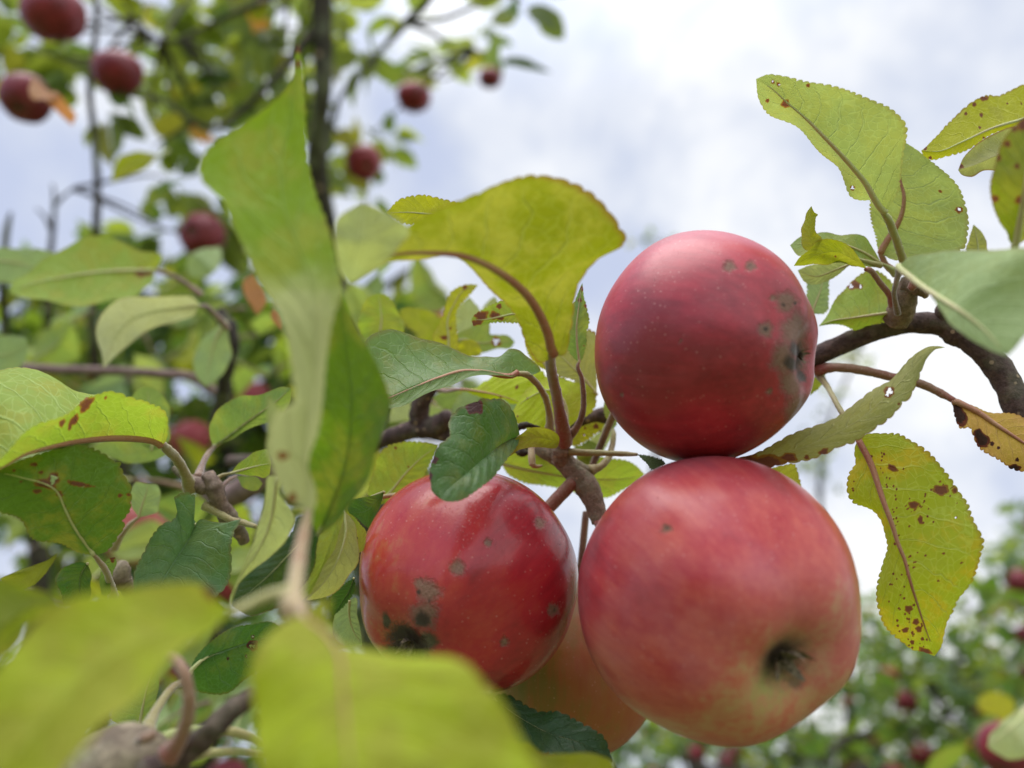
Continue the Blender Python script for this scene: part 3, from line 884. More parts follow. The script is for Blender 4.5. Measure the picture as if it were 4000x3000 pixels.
leaf('narrow olive yellow leaf pointing left just above the top apple', 'C3',
     [(1140, 1410), (1050, 1350), (940, 1300), (820, 1320), (665, 1392)],
     [(1110, 1405), (1000, 1375), (900, 1378), (760, 1386), (665, 1394)],
     [(1110, 1370), (1085, 1335), (1040, 1275), (960, 1230), (880, 1215), (820, 1232), (760, 1288), (700, 1340), (667, 1390)],
     [.231, .226, .224], 'olive', dl=.004, dr=-.002, tooth=.0002, teeth=26, rib=None, pet=[(1310, 1650, .238), (1290, 1590, .237), (1230, 1510, .235), (1150, 1415, .232)], pmat='red', pr=(.0010, .0008),
     spots=[(935, 1330, 6)])
leaf('cream yellow leaf peeping out between the top apple and the narrow olive leaf', 'C3',
     [(1050, 1370), (930, 1420), (800, 1460), (690, 1420)],
     [(1010, 1400), (960, 1445), (880, 1490), (800, 1512), (740, 1500), (700, 1440)],
     [(1000, 1365), (880, 1375), (760, 1390), (695, 1415)],
     .246, 'pale', tooth=.0002, teeth=20, rib='rib', ribr=.0005)
leaf('small dull leaf tip standing up right of the broad pale backed leaf', 'C3',
     [(1860, 1330), (1855, 1250), (1845, 1190), (1830, 1122)],
     [(1790, 1310), (1785, 1270), (1800, 1220), (1815, 1170), (1828, 1124)],
     [(1930, 1310), (1915, 1270), (1910, 1215), (1880, 1170), (1835, 1124)],
     .25, 'strip', tooth=.0001, teeth=16, rib='rib', ribr=.0004)
leaf('shaded yellow green leaf with two bitten holes below the upper right spur', 'C6',
     [(1440, 190), (1300, 205), (1150, 225), (1020, 245), (945, 276)],
     [(1420, 215), (1300, 262), (1200, 300), (1100, 277), (1030, 262), (947, 277)],
     [(1430, 120), (1400, 0), (1330, -60), (1230, -50), (1150, -10), (1090, 60), (1040, 130), (1000, 200), (945, 274)],
     [.243, .247, .25], 'fresh', dl=.004, dr=.008, holes=[(1145, 30, 12), (1202, 32, 8)], spots=[(1170, 20, 26)], teeth=34, rib='rib', ribr=.0006)
leaf('pale blue green leaf just showing behind the right shoulder of the top apple', 'C6',
     [(900, 200), (930, 120), (960, 40), (980, -60)],
     [(880, 150), (870, 60), (880, -20), (930, -60)],
     [(990, 190), (1008, 120), (1008, 40), (1000, -40)],
     .262, 'blue', teeth=18, rib='rib', ribr=.0005)
leaf('sliver of a yellow green leaf low behind the right side of the top apple', 'C6',
     [(985, 560), (940, 620), (890, 705)], [(930, 570), (900, 640), (888, 703)], [(985, 580), (960, 640), (895, 703)],
     .26, 'fresh', teeth=14, rib=None)
leaf('long narrow grey green leaf curving up from between the two right apples', 'C6',
     [(400, 1115), (600, 1090), (800, 1040), (1000, 960), (1200, 850), (1370, 700), (1500, 560), (1600, 440), (1725, 405)],
     [(450, 1150), (570, 1166), (700, 1132), (800, 1115), (900, 1100), (1000, 1060), (1080, 1020), (1170, 990), (1240, 942), (1320, 890), (1390, 840), (1450, 770), (1510, 712), (1545, 640), (1570, 580), (1592, 520), (1640, 440), (1690, 408), (1725, 405)],
     [(450, 1085), (500, 1075), (600, 1035), (700, 985), (850, 918), (980, 860), (1100, 800), (1200, 740), (1300, 660), (1390, 598), (1450, 530), (1500, 480), (1560, 437), (1620, 405), (1680, 398), (1725, 404)],
     [.214, .205, .203, .208], 'strip', dl=-.002, dr=.006, spots=[(975, 1050, 18, 1.6, -30), (870, 1085, 14), (760, 1085, 26, 1.8), (600, 1130, 50, 3), (500, 1120, 50, 2), (1385, 560, 8), (1440, 755, 8), (1180, 1010, 8, 2)],
     holes=[(1382, 678, 17), (1368, 700, 9)], teeth=30, bulge=.3, rib=None)
leaf('mottled yellow leaf hanging point down at the right with brown blotches along its midrib', 'C6',
     [(1190, 970), (1240, 1060), (1280, 1150), (1315, 1260), (1355, 1380), (1400, 1500), (1440, 1630), (1470, 1700), (1510, 1850), (1560, 2010), (1600, 2130), (1640, 2240), (1660, 2312)],
     [(1175, 1000), (1165, 1060), (1172, 1120), (1135, 1175), (1115, 1250), (1125, 1320), (1165, 1370), (1230, 1390), (1290, 1415), (1335, 1470), (1352, 1560), (1358, 1640), (1332, 1740), (1310, 1860), (1305, 1960), (1322, 2050), (1350, 2125), (1400, 2185), (1460, 2230), (1520, 2272), (1590, 2285), (1645, 2312)],
     [(1230, 945), (1340, 935), (1440, 940), (1520, 985), (1590, 1030), (1650, 1080), (1700, 1140), (1760, 1210), (1795, 1260), (1830, 1310), (1870, 1370), (1885, 1430), (1905, 1490), (1935, 1550), (1955, 1600), (1940, 1700), (1925, 1790), (1905, 1860), (1860, 1915), (1810, 1965), (1775, 2030), (1740, 2090), (1720, 2170), (1700, 2255), (1662, 2312)],
     [.226, .214, .208, .212], 'fleck', dl=.006, dr=-.004, pet=[(940, 570, .258), (1000, 650, .248), (1060, 760, .236), (1130, 880, .229)], pmat='olive', pr=(.0009, .0008), rib='ribred', ribr=.0010,
     spots=[(1400, 1150, 18, 1.8, 30), (1700, 1285, 28, 1.5), (1782, 1290, 14), (1530, 1378, 22, 1.4), (1573, 1470, 24, .6), (1500, 2020, 20, 1.2), (1545, 2100, 18), (1562, 2145, 18), (1480, 2150, 14, 1.5, -30), (1600, 2280, 18, 2, 20), (1522, 2225, 13), (1585, 2205, 10)]
      + [(_r1.gauss(x, sx), _r1.gauss(y, sy), _r1.uniform(4, 7.5)) for x, y, sx, sy, n in ((1320, 1130, 60, 60, 9), (1700, 1300, 60, 40, 14), (1500, 1390, 50, 30, 10), (1415, 1500, 16, 60, 14), (1570, 1450, 40, 50, 8), (1500, 2100, 50, 60, 22), (1440, 1880, 40, 60, 9), (1480, 1750, 40, 70, 7), (1380, 1250, 20, 60, 8), (1700, 1700, 80, 120, 5), (1150, 1280, 14, 30, 3), (1550, 2220, 50, 40, 8)) for _ in range(n)],
     holes=[(1793, 1457, 3.5)], teeth=56, tooth=.0009, bulge=.2, wave=.0014, nh=48)
leaf('orange brown autumn leaf with black scorched edge at the right edge of the picture', 'C6',
     [(1770, 742), (1900, 800), (2040, 890), (2212, 1000), (2420, 1130)],
     [(1785, 830), (1825, 912), (1870, 905), (1905, 965), (1935, 1015), (1990, 1068), (2060, 1112), (2130, 1150), (2212, 1172), (2330, 1180)],
     [(1850, 755), (2000, 800), (2120, 820), (2250, 850), (2380, 960), (2420, 1080)],
     [.236, .228, .222], 'orange', dl=-.002, dr=.004, pet=[(935, 545, .256), (1050, 530, .25), (1200, 545, .246), (1400, 590, .243), (1600, 640, .24), (1700, 690, .238)], pmat='red', pr=(.0015, .0013), rib='ribred', ribr=.0011,
     spots=[(1810, 820, 38, 2, 70), (1950, 970, 36, 1.6, 60), (2015, 1000, 11), (2055, 1025, 9), (2170, 1100, 12), (1930, 930, 20), (2150, 1150, 20, 2)], teeth=34, bulge=.25)
leaf('small wrinkled yellow green leaf behind the shoulder of the lower right apple', 'C6',
     [(560, 1150), (650, 1200), (740, 1270), (800, 1340), (866, 1402)],
     [(600, 1240), (680, 1320), (760, 1380), (860, 1402)], [(590, 1165), (700, 1138), (800, 1128), (822, 1200), (842, 1300), (866, 1395)],
     .248, 'yellow', teeth=22, rib='rib', ribr=.0005)

# ================================================================== LEAVES, CENTRE
leaf('wide olive leaf arching over the centre on a long red stalk, serrated against the sky', 'P',
     [(2165, 1385), (2120, 1250), (2060, 1150), (1960, 1065), (1820, 1000), (1680, 985), (1520, 1000), (1370, 1115)],
     [(2150, 1400), (2110, 1415), (2070, 1370), (2010, 1240), (1940, 1140), (1860, 1070), (1760, 1015), (1640, 1003), (1540, 1020), (1465, 1060), (1372, 1116)],
     [(2195, 1390), (2230, 1290), (2262, 1120), (2330, 1015), (2440, 930), (2385, 830), (2330, 770), (2250, 722), (2150, 692), (2050, 683), (1950, 705), (1850, 755), (1750, 805), (1610, 880), (1480, 985), (1370, 1112)],
     [.192, .172, .160, .152], 'arch', dl=.012, dr=-.004, pet=[(2205, 1730, .2465), (2185, 1600, .238), (2160, 1480, .217), (2150, 1400, .198)], pmat='red', pr=(.0019, .0012), rib='ribred', ribr=.0013, teeth=40, tooth=.0008, bulge=.16)
leaf('pale soft leaf tip folded against the left end of the wide olive leaf', 'P',
     [(1365, 1112), (1390, 1000), (1410, 900), (1420, 790)],
     [(1330, 1060), (1312, 960), (1310, 865), (1370, 815), (1418, 790)],
     [(1470, 1055), (1560, 965), (1600, 905), (1520, 835), (1425, 790)],
     [.152, .145, .145], 'pale', tooth=.0002, rib=None, bulge=.2)
leaf('little golden serrated leaf poking out left behind the wide olive leaf', 'P',
     [(1800, 850), (1700, 840), (1600, 830), (1508, 832)], [(1780, 890), (1700, 882), (1650, 880), (1560, 868), (1510, 834)],
     [(1800, 800), (1760, 785), (1690, 768), (1620, 762), (1560, 780), (1510, 828)],
     .236, 'yellow', teeth=22, rib='rib', ribr=.0005)
leaf('grey green leaf bent like a roof with a sharp corner, left of the red stalk', 'D4',
     [(1380, 890), (1250, 905), (1100, 880), (900, 870), (700, 930), (480, 1020), (250, 1120), (60, 1200)],
     [(1350, 925), (1250, 920), (1100, 922), (950, 940), (800, 1000), (680, 1050), (500, 1125), (380, 1180), (240, 1215), (100, 1260)],
     [(1480, 905), (1575, 885), (1530, 830), (1450, 765), (1370, 700), (1310, 690), (1230, 740), (1100, 735), (980, 748), (840, 715), (700, 660), (560, 610), (400, 530), (290, 505), (200, 530), (100, 590), (20, 760), (20, 1050)],
     [.232, .225, .215, .21], 'mid', dl=-.004, dr=.014, pet=[(1655, 1400, .248), (1650, 1250, .247), (1600, 1080, .243), (1520, 970, .238), (1440, 910, .234)], pmat='olive', pr=(.0011, .0010), rib='ribred', ribr=.0009, tooth=.0001, bulge=.3, side='top')
leaf('upright green leaf with pale veins and a red tip left of the top apple', 'D4',
     [(1910, 810), (1890, 650), (1885, 500), (1900, 350), (1935, 120)],
     [(1870, 780), (1760, 640), (1715, 570), (1760, 470), (1790, 380), (1850, 300), (1900, 200), (1933, 122)],
     [(1935, 780), (1960, 680), (1985, 540), (1985, 420), (1980, 320), (1945, 240), (1940, 160), (1936, 122)],
     [.238, .236, .236], 'mid', side='top', dl=.004, dr=.004, pet=[(1790, 1475, .247), (1880, 1380, .244), (1935, 1250, .242), (1945, 1100, .241), (1925, 930, .239), (1895, 830, .238)], pmat='brown', pr=(.0013, .0009), rib='rib', ribr=.0004,
     spots=[(1912, 270, 18), (1965, 320, 20, .6), (1948, 665, 6), (1935, 170, 20)], teeth=26, bulge=.3)
leaf('folded leaf with purple brown patches pointing left below the wide olive leaf', 'D4',
     [(1480, 400), (1350, 390), (1200, 420), (1080, 440), (975, 440)],
     [(1480, 470), (1350, 468), (1130, 472), (1060, 492), (1000, 498), (975, 450)],
     [(1450, 300), (1380, 270), (1280, 262), (1180, 295), (1080, 350), (1000, 400), (975, 436)],
     .24, 'fresh', spots=[(1215, 325, 20), (1060, 405, 40, 1.3), (1180, 405, 32, 1.3), (1040, 455, 30), (1000, 470, 24), (1230, 425, 18, 1.5)], teeth=24, rib='rib', ribr=.0005, bulge=.2)
leaf('yellow wrinkled leaf half hidden right behind the long red stalk', 'D4',
     [(1640, 880), (1570, 760), (1500, 660), (1450, 570)], [(1560, 850), (1480, 760), (1445, 660), (1442, 590)], [(1650, 800), (1620, 700), (1560, 600), (1480, 570)],
     .258, 'yellow', teeth=24, rib='rib', ribr=.0005)
leaf('pale yellow green leaf behind the stalks just left of the top apple', 'D4',
     [(2060, 1090), (1960, 960), (1860, 860), (1760, 760), (1660, 650)],
     [(1960, 1060), (1850, 960), (1720, 920), (1680, 830), (1660, 700)],
     [(2060, 900), (2060, 700), (2050, 560), (1990, 520), (1960, 640), (1900, 700), (1720, 600)],
     .264, 'strip', teeth=26, rib='rib', ribr=.0006)
leaf('large yellow green leaf with a cream fold crossing behind the three stalks', 'D4',
     [(1790, 1400), (1800, 1250), (1760, 1120), (1650, 1050), (1500, 1100), (1350, 1200)],
     [(1720, 1420), (1560, 1420), (1440, 1380), (1370, 1330), (1335, 1230), (1340, 1190)],
     [(1900, 1300), (2000, 1260), (2055, 1180), (2040, 1090), (1970, 1010), (1860, 960), (1720, 925), (1600, 960), (1450, 1040), (1345, 1180)],
     [.256, .258, .262], 'bright', dl=-.003, dr=.006, spots=[(1460, 1120, 9), (1375, 1275, 8)], teeth=34, rib='rib', ribr=.0006)
leaf('sunny yellow flecked leaf on a thin red stalk beneath the bent grey green leaf', 'D4',
     [(880, 1045), (1000, 1055), (1150, 1080), (1300, 1120), (1420, 1160)],
     [(930, 1060), (1050, 1110), (1180, 1130), (1260, 1130), (1320, 1165), (1420, 1162)],
     [(1060, 1020), (1100, 1005), (1075, 970), (1110, 960), (1170, 925), (1300, 900), (1380, 860), (1480, 870), (1600, 900), (1620, 980), (1550, 1050), (1430, 1155)],
     [.275, .27, .266], 'bright', dl=.002, dr=.004, pet=[(690, 1040, .298), (760, 1055, .29), (830, 1045, .28)], pmat='red', pr=(.0009, .0006), spots=[(1368, 1022, 18, .7, 20), (1230, 1112, 10), (1440, 855, 26, 1.6)], teeth=24, rib='ribred', ribr=.0005)
leaf('dark glossy leaf with a purple spot on its top edge lying over the left apple', 'D4',
     [(1395, 1440), (1300, 1480), (1180, 1560), (1040, 1680), (900, 1800), (800, 1880), (735, 1940), (700, 1985)],
     [(1375, 1350), (1345, 1240), (1290, 1145), (1200, 1118), (1140, 1130), (1060, 1128), (960, 1172), (880, 1195), (835, 1240), (800, 1330), (790, 1430), (745, 1490), (690, 1530), (650, 1620), (610, 1760), (620, 1830), (635, 1920), (695, 1985)],
     [(1385, 1500), (1290, 1640), (1180, 1780), (1080, 1880), (950, 1960), (850, 2010), (760, 2012), (705, 1988)],
     [.226, .205, .192, .187], 'deep', side='top', dl=.004, dr=-.004, spots=[(1010, 1180, 62), (975, 1210, 40), (655, 1650, 30), (615, 1790, 30, .7)], teeth=28, tooth=.0005, rib='rib', ribr=.0003, bulge=.2, wave=.002)
leaf('brownish olive leaf blade seen edge on, joining the dark glossy leaf to the central spur', 'D4',
     [(1735, 1500), (1650, 1480), (1540, 1460), (1430, 1500), (1330, 1560), (1250, 1620)],
     [(1720, 1540), (1600, 1545), (1480, 1545), (1380, 1570), (1300, 1620)],
     [(1735, 1450), (1680, 1400), (1580, 1370), (1480, 1380), (1400, 1430), (1310, 1520)],
     [.236, .226, .214], 'olive', tooth=.0001, teeth=14, rib=None, bulge=.4)
leaf('broad green leaf spread behind the central spur between the left apple and the right apple', 'D5',
     [(170, 930), (500, 1010), (900, 1080), (1300, 1120), (1600, 1120), (1865, 1065)],
     [(250, 1060), (420, 1150), (620, 1190), (860, 1240), (1150, 1290), (1420, 1350), (1600, 1250), (1790, 1140), (1862, 1068)],
     [(170, 880), (240, 800), (420, 800), (700, 840), (1000, 880), (1300, 860), (1500, 865), (1650, 900), (1760, 960), (1860, 1060)],
     .275, 'fresh', dl=.003, dr=-.006, teeth=46, rib='rib', ribr=.0007, side='under', spots=[(350, 790, 14)])
leaf('pale yellow green leaf fanned out above the left apple', 'C5',
     [(420, 1540), (520, 1450), (600, 1350), (700, 1250), (812, 1168)],
     [(380, 1480), (400, 1350), (430, 1250), (500, 1170), (560, 1154), (640, 1145), (720, 1150), (810, 1166)],
     [(500, 1520), (600, 1480), (700, 1400), (740, 1320), (780, 1240), (812, 1172)],
     .262, 'fresh', teeth=30, spots=[(625, 1300, 7), (545, 1185, 8)], rib='rib', ribr=.0006)
leaf('acid yellow leaf with red holes below the branch left of the top apple', 'D5',
     [(960, 680), (1080, 600), (1200, 520), (1300, 500), (1392, 470)],
     [(1020, 730), (1150, 690), (1250, 620), (1300, 580), (1340, 560), (1392, 490)],
     [(960, 620), (1040, 540), (1130, 500), (1200, 470), (1300, 450), (1380, 455)],
     .268, 'yellow', spots=[(1290, 498, 30), (1150, 600, 16), (1160, 520, 14), (1340, 560, 14)], holes=[(1152, 602, 6)], teeth=20, rib=None)
leaf('small jagged green leaf under the acid yellow leaf', 'D5',
     [(1330, 740), (1240, 800), (1160, 860), (1080, 940)], [(1330, 790), (1330, 880), (1240, 940), (1150, 945)], [(1290, 700), (1190, 665), (1120, 710), (1040, 740), (1060, 860)],
     .27, 'mid', teeth=18, rib=None)
leaf('cream leaf behind the thin curved stalk below the top apple', 'D5',
     [(1480, 470), (1400, 600), (1340, 740), (1300, 900)], [(1400, 460), (1330, 560), (1220, 660), (1260, 800)], [(1500, 500), (1470, 620), (1400, 760), (1320, 900)],
     .285, 'pale', teeth=18, rib=None)
leaf('thin curved stalked leaf, mostly hidden behind the top apple', 'D5',
     [(1490, 540), (1480, 430), (1440, 300), (1400, 180)], [(1450, 480), (1400, 380), (1380, 260)], [(1540, 460), (1520, 340), (1450, 220)],
     .262, 'mid', teeth=18, rib=None, pet=[(1220, 1020, .249), (1330, 980, .25), (1430, 880, .253), (1480, 730, .258), (1500, 600, .26)], pmat='olive', pr=(.0013, .0008))
leaf('small dark downy leaf wedged where the two right apples touch', 'D5',
     [(1780, 830), (1900, 900), (2020, 930), (2111, 940)], [(1800, 850), (1880, 930), (1960, 1010), (2060, 970), (2111, 942)], [(1900, 840), (2000, 870), (2080, 900), (2111, 938)],
     [.236, .222, .212], 'dark', teeth=18, rib=None, pet=[(870, 790, .247), (1000, 800, .246), (1200, 810, .245), (1400, 815, .243), (1650, 825, .240)], pmat='olive', pr=(.0013, .0007))
leaf('yellow twisted leaf with a red blotched tip standing up behind the bent grey green leaf', 'D4',
     [(780, 720), (780, 600), (770, 450), (830, 300), (900, 190), (1035, 140)],
     [(850, 700), (862, 600), (845, 480), (850, 370), (900, 290), (960, 230), (1035, 150)],
     [(700, 680), (640, 590), (690, 490), (740, 380), (760, 280), (800, 200), (880, 150), (960, 132), (1032, 135)],
     .285, 'yellow', spots=[(920, 162, 20), (740, 595, 18, 1.6), (795, 515, 14, .6)], teeth=26, rib='rib', ribr=.0005)
leaf('round green leaf left of the yellow twisted leaf, soft in the distance', 'D4',
     [(190, 540), (200, 430), (190, 320), (180, 212)], [(40, 600), (0, 520), (10, 400), (60, 280), (120, 225), (178, 210)], [(390, 560), (400, 480), (350, 390), (300, 290), (240, 225), (185, 210)],
     .30, 'fresh', teeth=26, rib='rib', ribr=.0005)
leaf('flat lobed green leaf with one round hole, right of the yellow twisted leaf', 'D4',
     [(780, 640), (900, 610), (1050, 640), (1200, 630), (1352, 630)], [(860, 720), (960, 730), (1080, 725), (1200, 690), (1320, 680), (1352, 640)],
     [(860, 560), (960, 510), (1100, 440), (1135, 480), (1135, 560), (1200, 570), (1290, 575), (1350, 622)],
     .30, 'mid', holes=[(1190, 628, 22)], teeth=20, tooth=.0001, rib='rib', ribr=.0005)
leaf('cream leaf standing behind the yellow twisted leaf', 'D4',
     [(900, 560), (930, 440), (950, 330), (960, 245)], [(850, 540), (830, 420), (880, 310), (955, 245)], [(960, 530), (1040, 450), (1050, 350), (1000, 290), (965, 247)],
     .315, 'pale', teeth=18, rib=None)
leaf('cream leaf tip rising behind the purple patched folded leaf', 'D4',
     [(1120, 420), (1150, 340), (1180, 235)], [(1060, 400), (1100, 300), (1178, 237)], [(1200, 400), (1210, 300), (1185, 237)], .32, 'pale', teeth=14, rib=None)
leaf('small butter yellow leaf tucked above the bent grey green leaf', 'D4',
     [(960, 760), (960, 700), (955, 610)], [(860, 740), (860, 670), (900, 620)], [(1060, 740), (1050, 670), (1000, 618)], .29, 'yellow', teeth=14, rib=None)
leaf('olive green blurred leaf behind the small apple left of the yellow twisted leaf', 'D4',
     [(700, 620), (600, 500), (480, 420), (350, 360)], [(520, 620), (500, 560), (400, 480), (350, 380)], [(740, 520), (700, 420), (560, 350), (400, 340)], .36, 'olive', teeth=14, rib=None)
leaf('dim green leaf low behind the purple spotted glossy leaf', 'D4',
     [(1040, 1080), (900, 1100), (780, 1130), (640, 1120)], [(900, 1180), (800, 1220), (700, 1180), (640, 1125)], [(1000, 1060), (900, 1050), (780, 1060), (680, 1080)], .31, 'mid', teeth=14, rib=None)
leaf('grey blue leaf sliver above the purple spotted glossy leaf', 'D4',
     [(1060, 1120), (950, 1150), (860, 1220), (800, 1260)], [(1000, 1170), (880, 1220), (800, 1262)], [(1010, 1070), (900, 1070), (830, 1160)], .29, 'blue', teeth=14, rib=None)
leaf('light leaf behind the dark twig stub left of centre', 'D4',
     [(480, 1150), (400, 1220), (330, 1280), (270, 1330)], [(480, 1260), (380, 1310), (280, 1330)], [(420, 1130), (300, 1180), (262, 1240)], .33, 'pale', teeth=14, rib=None)

# ================================================================== NEAR LEAVES, LEFT OF CENTRE
leaf('very tall twisted near leaf left of centre, pale strip below, broad green blade above', 'P',
     [(1198, 2008), (1205, 1900), (1190, 1780), (1205, 1650), (1225, 1500), (1235, 1350), (1230, 1200), (1215, 1080), (1160, 950), (1110, 800), (1100, 650), (1130, 500), (1155, 330), (1165, 165)],
     [(1180, 1980), (1130, 1960), (1095, 1900), (1062, 1830), (1048, 1740), (1075, 1620), (1150, 1560), (1142, 1480), (1128, 1380), (1110, 1290), (1085, 1210), (1045, 1140), (1005, 1080), (960, 985), (915, 900), (860, 790), (800, 730), (776, 665), (800, 590), (855, 535), (950, 475), (1060, 405), (1120, 345), (1150, 290), (1152, 220), (1163, 166)],
     [(1225, 1990), (1236, 1930), (1228, 1890), (1206, 1840), (1212, 1770), (1235, 1707), (1257, 1580), (1282, 1400), (1310, 1230), (1335, 1140), (1320, 1060), (1300, 960), (1275, 860), (1235, 740), (1205, 620), (1195, 500), (1188, 350), (1182, 250), (1167, 166)],
     [.138, .134, .132, .140, .150, .158], 'twist', dl=-.002, dr=.004, pet=[(1140, 2390, .112), (1150, 2310, .116), (1165, 2200, .124), (1185, 2090, .132)], pmat='pink', pr=(.0013, .0011), rib=None, ribr=.0010,
     spots=[(1105, 1780, 15, 1.4), (1141, 1945, 18, .8, 20), (1165, 250, 14, .6), (1168, 190, 16)], teeth=50, tooth=.0005, bulge=.18)
leaf('small sharp pale leaf point sticking up beside the tall twisted leaf', 'P',
     [(1075, 1800), (1065, 1700), (1055, 1620), (1044, 1537)], [(1045, 1780), (1046, 1700), (1040, 1600), (1043, 1540)], [(1130, 1760), (1120, 1650), (1085, 1590), (1048, 1538)],
     [.15, .15, .15], 'pale', tooth=.0001, teeth=10, rib=None)
leaf('dark green blade hanging right behind the tall twisted leaf', 'P',
     [(1240, 2090), (1300, 1950), (1350, 1800), (1370, 1650), (1370, 1500), (1350, 1350), (1330, 1140)],
     [(1215, 2040), (1200, 1930), (1190, 1800), (1205, 1650), (1240, 1500), (1270, 1300), (1325, 1150)],
     [(1300, 2055), (1380, 1950), (1445, 1850), (1495, 1710), (1512, 1560), (1480, 1420), (1400, 1300), (1350, 1190), (1332, 1142)],
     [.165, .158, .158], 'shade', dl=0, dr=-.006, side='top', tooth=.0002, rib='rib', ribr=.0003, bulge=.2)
leaf('pale undersided folded leaf behind the pink stalk of the tall leaf', 'D3',
     [(780, -100), (760, 100), (740, 260), (680, 480), (560, 720), (420, 920), (280, 1290)],
     [(700, -120), (660, 60), (630, 230), (570, 440), (540, 560), (480, 700), (400, 900), (330, 1060), (270, 1240), (278, 1290)],
     [(820, -60), (800, 60), (850, 150), (920, 240), (975, 350), (930, 480), (850, 620), (700, 760), (540, 880), (400, 1010), (320, 1110), (282, 1290)],
     [.172, .178, .185], 'pale', tooth=.0001, rib='rib', ribr=.0004, bulge=.12)
leaf('deep green shaded leaf under the pale folded leaf, crossed by the pink stalk', 'D3',
     [(1180, 300), (1050, 560), (850, 800), (650, 1000), (290, 1290)],
     [(1000, 330), (940, 480), (850, 620), (700, 760), (540, 880), (400, 1010), (300, 1150), (285, 1285)],
     [(1240, 500), (1210, 650), (1190, 850), (1120, 1000), (1000, 1150), (800, 1300), (500, 1400), (310, 1310)],
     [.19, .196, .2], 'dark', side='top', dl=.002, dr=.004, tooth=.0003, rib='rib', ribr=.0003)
leaf('light green ruffled leaf edge standing just left of the left apple', 'D3',
     [(1500, 240), (1420, 450), (1330, 700), (1230, 950), (1050, 1230)],
     [(1400, 280), (1270, 420), (1280, 470), (1215, 560), (1200, 700), (1180, 850), (1120, 1000), (1030, 1150), (1045, 1228)],
     [(1505, 300), (1450, 500), (1400, 680), (1290, 850), (1210, 1020), (1120, 1180), (1055, 1232)],
     [.205, .202, .2], 'fresh', tooth=.0002, teeth=26, rib=None, bulge=.35)
leaf('olive grey underside of a leaf pressed against the left apple', 'D3',
     [(1500, 260), (1520, 480), (1470, 700), (1380, 900), (1250, 1080), (1090, 1230)],
     [(1475, 360), (1430, 560), (1330, 760), (1250, 900), (1190, 1050), (1090, 1225)],
     [(1560, 320), (1630, 420), (1655, 560), (1660, 720), (1640, 860), (1560, 980), (1450, 1100), (1320, 1190), (1200, 1220), (1095, 1235)],
     [.208, .204, .204], 'strip', tooth=.0002, teeth=26, rib='rib', ribr=.0004, dr=.004)
leaf('bright leaf edge between the olive grey leaf and the left apple', 'D3',
     [(1660, 720), (1690, 600), (1680, 480), (1560, 300)], [(1640, 680), (1650, 560), (1620, 440), (1540, 310)], [(1700, 700), (1740, 560), (1745, 490), (1690, 420), (1620, 340), (1545, 290)],
     .214, 'fresh', teeth=18, tooth=.0003, rib=None)
leaf('green leaf showing above the left apple beside the dark hanging blade', 'D3',
     [(1936, 60), (1850, 160), (1750, 260), (1560, 290)], [(1900, 200), (1850, 300), (1780, 450), (1650, 350)], [(1850, 90), (1700, 120), (1560, 160), (1540, 240)],
     .232, 'deep', side='top', tooth=.0003, rib=None, pet=[(2250, 100, .25), (2100, 90, .245), (1940, 110, .238), (1800, 130, .236)], pmat='olive', pr=(.0007, .0007))
leaf('small dark crinkled leaf low against the left side of the left apple', 'D3',
     [(1610, 990), (1560, 1120), (1480, 1250), (1390, 1400)], [(1540, 1030), (1450, 1100), (1370, 1180), (1360, 1300), (1388, 1395)], [(1625, 1050), (1620, 1120), (1580, 1200), (1510, 1290), (1395, 1402)],
     .215, 'deep', side='top', teeth=18, rib='rib', ribr=.0003)
leaf('grey green leaf in the gap under the crinkled leaf left of the left apple', 'D3',
     [(1560, 1230), (1560, 1400), (1600, 1550), (1700, 1720)], [(1500, 1260), (1400, 1400), (1380, 1560), (1450, 1700)], [(1620, 1200), (1650, 1400), (1690, 1600), (1720, 1700)],
     .235, 'blue', tooth=.0002, rib='rib', ribr=.0005, holes=[(1275, 1530, 20)])

# ================================================================== LEFT SIDE
leaf('rolled over yellow green leaf with scalloped rim and brown burn mark, left edge', 'D1',
     [(1745, 665), (1600, 625), (1350, 605), (1050, 615), (820, 640), (560, 690), (300, 760), (0, 920), (-300, 1060)],
     [(1700, 640), (1500, 400), (1250, 150), (1100, 118), (1000, 88), (880, 42), (740, 0), (540, -80), (250, -110), (0, -140), (-250, -120), (-300, 300), (-300, 1050)],
     [(1790, 620), (1815, 470), (1805, 340), (1720, 240), (1620, 190), (1540, 150), (1430, 135), (1320, 108), (1200, 103), (1100, 145), (980, 170), (850, 215), (700, 290), (560, 360), (430, 430), (280, 550), (150, 670), (0, 800), (-150, 900), (-300, 1050)],
     [.225, .205, .188, .18], 'fresh', side='under', dl=.035, dr=-.006, pet=[(2060, 1130, .246), (2000, 970, .242), (1900, 800, .236), (1800, 700, .229)], pmat='olive', pr=(.0016, .0013), rib='ribred', ribr=.0013,
     spots=[(930, 220, 50, 1.7, -50), (900, 270, 26, 1.5, -50), (800, 390, 34, 2.0, -50), (755, 470, 18, 1.5, 100), (670, 420, 26, 1.6, -60), (1140, 150, 16), (960, 190, 24)], teeth=44, tooth=.0009, bulge=.25, wave=.002)
